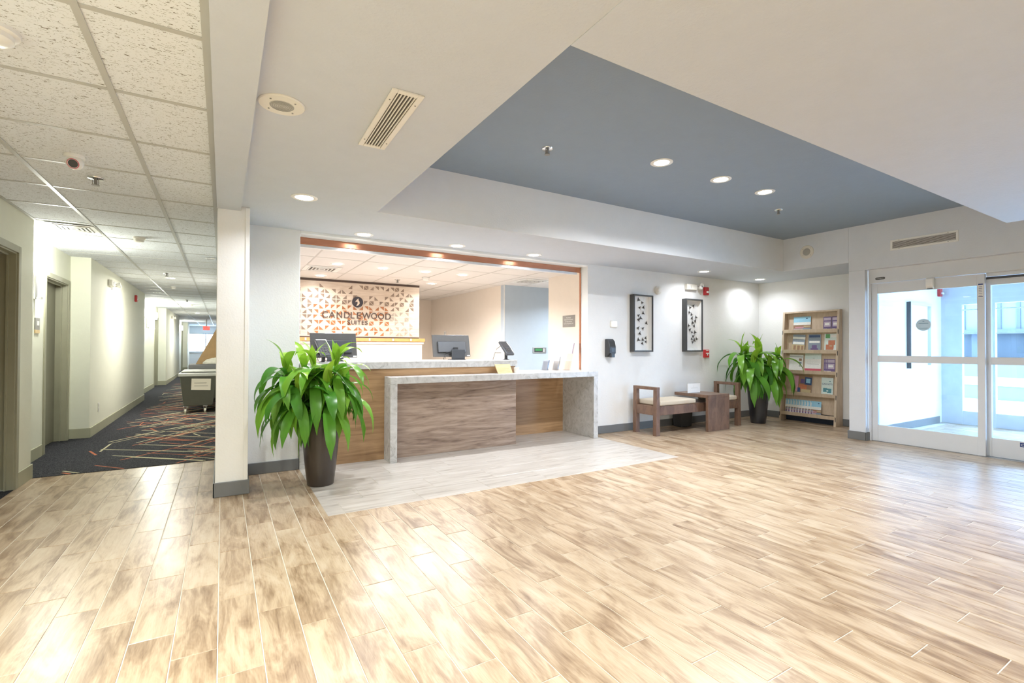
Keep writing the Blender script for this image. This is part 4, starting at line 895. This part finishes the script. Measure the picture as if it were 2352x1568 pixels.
booklet('colourful food magazine on the fourth rack shelf', 4.295, 4.03, 3, .28, [(0, 0, 1, 1, 'pr_brown'), (0, .1, .22, .96, 'pr_pink'), (.58, .5, .98, .92, 'pr_navy'), (.66, .6, .9, .84, 'pr_sky'), (.28, .22, .72, .5, 'pr_orange'), (.42, .04, .96, .24, 'pr_tan'), (.34, .56, .56, .8, 'pr_purple'), (.2, .04, .36, .3, 'pr_navy')], R(3), .003)
b = booklet('pale brochure titled gadgets on the fourth rack shelf', 3.885, 3.72, 3, .27, [(0, 0, 1, 1, 'pr_mint'), (.16, .2, .5, .42, 'pr_teal'), (.5, .16, .86, .4, 'pr_teal'), (.44, .24, .6, .3, 'pr_mint'), (.66, .78, .8, .82, 'pr_teal')], 0, .002)
text('cover_title', 'GADGETS', 'pr_navy', b, (-.0065, 0, .175), .03, (R(90), 0, R(-90)), .0003, fit=(.145, .026))
fan = sky + [(0, 0, .045, 1, 'pr_white'), (.07, .04, .17, .22, 'pr_purple'), (.19, .1, .3, .36, 'pr_lilac'), (.08, .28, .2, .4, 'pr_slate'), (.06, .66, .12, .9, 'pr_white')]
for k in range(10):
    booklet('fanned scenic leaflet in the bottom row of the rack, %s' % ('leftmost', 'second from the left', 'third from the left', 'fourth from the left', 'fifth from the left', 'fifth from the right', 'fourth from the right', 'third from the right', 'second from the right', 'rightmost and fully shown')[k], 4.425 - .0455 * k, 4.265 - .0455 * k, 4, .225, fan, 0, .0052 * k, 'leaflets fanned along the bottom rack shelf', .003)

# ------------------------------------------------------------------ laundry bins in the corridor
t = thing('rolling_bin', 'dark grey wheeled laundry bin with a paper notice in the corridor', 'bin', (-.35, 9.94, 0))
MB().hexa([(-.212, .0, .125), (.212, .0, .125), (.212, .75, .125), (-.212, .75, .125)], [(-.268, -.05, .645), (.268, -.05, .645), (.268, .85, .645), (-.268, .85, .645)]).build('tub', 'bin_grey', t, bevel=.015)
MB().box(-.288, .288, -.072, -.045, .635, .695).box(-.288, .288, .85, .875, .635, .695).box(-.288, -.262, -.045, .85, .635, .695).box(.262, .288, -.045, .85, .635, .695).build('rim', 'bin_rim', t, bevel=.012, seg=3)
MB().box(-.25, .25, .05, .82, .70, .725).build('lid', 'bin_rim', t, bevel=.008)
nt_ = MB().add([(-.105, -.0378, .405), (.178, -.0355, .39), (.184, -.0538, .59), (-.098, -.0538, .60)], [(0, 1, 2, 3)]).build('notice', 'card_cream', t)
MB().add([(-.06, -.0512, .52), (.12, -.0512, .517), (.12, -.0520, .524), (-.06, -.0520, .527)], [(0, 1, 2, 3)]).build('print', 'sign_grey', nt_)
MB().add([(-.06, -.0465, .47), (.14, -.0465, .467), (.14, -.0474, .474), (-.06, -.0474, .477)], [(0, 1, 2, 3)]).build('print', 'sign_grey', nt_)
for x in (-.185, .10):
    for y in (.02, .66):
        w = MB().box(x - .022, x - .017, y - .03, y + .03, .045, .126).box(x + .017, x + .022, y - .03, y + .03, .045, .126).box(x - .03, x + .03, y - .035, y + .035, .116, .126).build('caster_fork', 'steel', t)
        MB().lathe([(.014, -.014), (.042, -.012), (.042, .012), (.014, .014)], (x, y, .043), 20, 'x').build('wheel', 'wheel_cream', w, True)
t = thing('stacked_bin', 'second dark bin behind the front laundry bin', 'bin', (-.30, 11.45, 0)); MB().hexa([(-.2, 0, .1), (.2, 0, .1), (.2, .6, .1), (-.2, .6, .1)], [(-.24, -.03, .70), (.24, -.03, .70), (.24, .65, .70), (-.24, .65, .70)]).build('tub', 'bin_grey', t, bevel=.015); MB().box(-.27, .25, -.05, .67, .70, .79).build('rim', 'base_grey', t, bevel=.015)
for x in (-.16, .16):
    for y in (.06, .54): MB().box(x - .015, x + .015, y - .02, y + .02, .0, .1).build('caster', 'rubber', t)
t = thing('cardboard_sheet', 'brown cardboard sheet leaning up from the bins', 'cardboard', (-.30, 11.62, .7905), 0)
MB().prism([(-.16, 0), (.25, 0), (.25, .72), (.19, .72)], 0, .02, 'y').build('sheet', 'cardboard', t); MB().box(.14, .25, -.012, .0, .0, .2).build('flap', 'cardboard', t)
t = thing('laundry_bag', 'crumpled white bag lying on the bins', 'bag', (-.17, 11.54, .791))
bm = []; rg = random.Random(2)
mb = MB().lathe([(.02, 0), (.15, .005), (.17, .04), (.13, .09), (.06, .12), (.01, .125)], n=18)
mb.v = [(x * 1.15 + rg.uniform(-.012, .012) + z * .6, y * .34 + rg.uniform(-.003, .003), max(0, z + rg.uniform(-.01, .012)) if z > .01 else z) for x, y, z in mb.v]
mb.build('bag_body', 'bag_white', t, True); MB().tube([(.10, -.02, .10), (.13, -.03, .085), (.16, -.02, .06)], .01, 6).build('bag_fold', 'bag_white', t, True)

# ------------------------------------------------------------------ plants
def leaf_mesh(L, w, e0, e1, seed, mat, bend=1.15):
    rg = random.Random(seed); n = 12; p = Vector((0, 0, 0)); vs = []; wave = rg.uniform(0, 6)
    side = rg.uniform(-.25, .25)
    for i in range(n + 1):
        s = i / n; e = e0 + (e1 - e0) * (s ** bend)
        if i:
            p = p + Vector((math.cos(e), side * s * .25, math.sin(e))) * (L / n)
        ww = w * (.28 + .72 * math.sin(math.pi * min(1, (s * .92 + .06)) ** .85)) * (1 if s < .75 else max(.02, (1 - s) / .25) ** .7)
        up_ = Vector((-math.sin(e), 0, math.cos(e))); fold = .22 * ww; rip = .10 * ww * math.sin(wave + s * 11)
        sd = Vector((0, 1, 0))
        vs += [p + sd * ww + up_ * (fold + rip), p, p - sd * ww + up_ * (fold - rip)]
    fs = []
    for i in range(n):
        a = 3 * i; fs += [(a, a + 3, a + 4, a + 1), (a + 1, a + 4, a + 5, a + 2)]
    mb = MB().add(vs, fs); return mb.mesh('leaf', mat, True), p
kinds = {'young': [], 'mid': [], 'old': []}
for k in range(4): kinds['young'].append(leaf_mesh(.25 + .03 * k, .038, R(88 - 4 * k), R(68 - 40 * k), k, 'leaf_young', 1.6))
for k in range(6): kinds['mid'].append(leaf_mesh(.40 + .03 * (k % 3), .040 + .003 * (k % 2), R(64 - 5 * k), R(-84 - 3 * k), 20 + k, 'leaf_green', .8))
for k in range(8): kinds['old'].append(leaf_mesh(.40 + .04 * (k % 3), .040 + .003 * (k % 2), R(38 - 8 * k), R(-96), 40 + k, 'leaf_green', .62))
def plant(label, cx, cy, pot_mat, pot_label_h, heads, ok, seed, sc):
    rg = random.Random(seed)
    t = thing('potted_dracaena', label, 'plant', (cx, cy, 0)); H = pot_label_h
    MB().lathe([(.0, .0), (.100, .0), (.106, .006), (.120, .12), (.138, .30), (.152, .50), (.156, H - .012), (.153, H), (.143, H - .002), (.140, H - .03)], n=40, caps=False).build('pot', pot_mat, t, True)
    MB().cyl((0, 0, H - .05), .141, .012, n=28).build('soil', 'soil', t)
    for (hx, hy, hz, nl) in heads:
        bx, by = hx * .25, hy * .25
        MB().tube([(bx, by, H - .05), (bx + (hx - bx) * .4, by + (hy - by) * .4, H + (hz - H) * .5), (hx, hy, hz)], [.013, .011, .008], 8).build('stem', 'stem_green', t, True)
        a0 = rg.uniform(0, 6.28)
        for i in range(nl):
            f = i / nl; kd = 'young' if f < .16 else ('mid' if f < .50 else 'old'); s = sc * rg.uniform(.85, 1.1) * (1 if kd != 'young' else rg.uniform(.8, 1.05))
            for attempt in range(14):
                me, tip = rg.choice(kinds[kd]); az = a0 + i * 2.4 + rg.uniform(-.3, .3) + attempt * .45
                z = hz - (f - .2) * .14 + (.0 if kd != 'young' else .02)
                tx, ty, tz = cx + hx + tip.x * s * math.cos(az), cy + hy + tip.x * s * math.sin(az), z + tip.z * s
                mx, my = cx + hx + .75 * tip.x * s * math.cos(az), cy + hy + .75 * tip.x * s * math.sin(az)
                if ok(tx, ty, tz) and ok(mx, my, (tz + z) / 2): break
                if attempt > 8: s *= .85
            link('leaf', me, t, (hx, hy, z), (rg.uniform(-.12, .12), rg.uniform(-.1, .1), az), (s, s, s))
def ok1(x, y, z): return x > .21 and y < 4.90 and not (z < .66 and math.hypot(x - .72, y - 4.34) < .15)
def ok2(x, y, z): return y < 4.90 and x < (7.90 if y > 4.52 else 7.68) and not (x < 6.70 and z < .68 and y > 4.36) and not (z < .66 and math.hypot(x - 7.11, y - 4.45) < .15)
plant('leafy potted dracaena in a tall dark brown planter by the desk', .72, 4.34, 'pot_brown', .60,
      [(-.28, -.06, .93, 18), (-.08, -.13, .97, 20), (.10, -.08, .96, 20), (-.12, .12, .93, 16), (.12, .14, .90, 15), (-.20, -.16, .78, 18), (.02, -.16, .77, 16), (.17, .02, .79, 13), (-.25, .06, .76, 12)], ok1, 11, 1.03)
plant('leafy potted dracaena in a tall black planter in the alcove corner', 7.11, 4.45, 'pot_black', .61,
      [(-.26, .10, 1.04, 18), (-.02, -.02, 1.05, 20), (.22, -.18, .95, 18), (-.10, .14, .97, 14), (.16, .06, .97, 15), (-.20, -.04, .84, 14), (.05, -.14, .82, 14), (.20, -.06, .80, 13)], ok2, 23, 1.18)
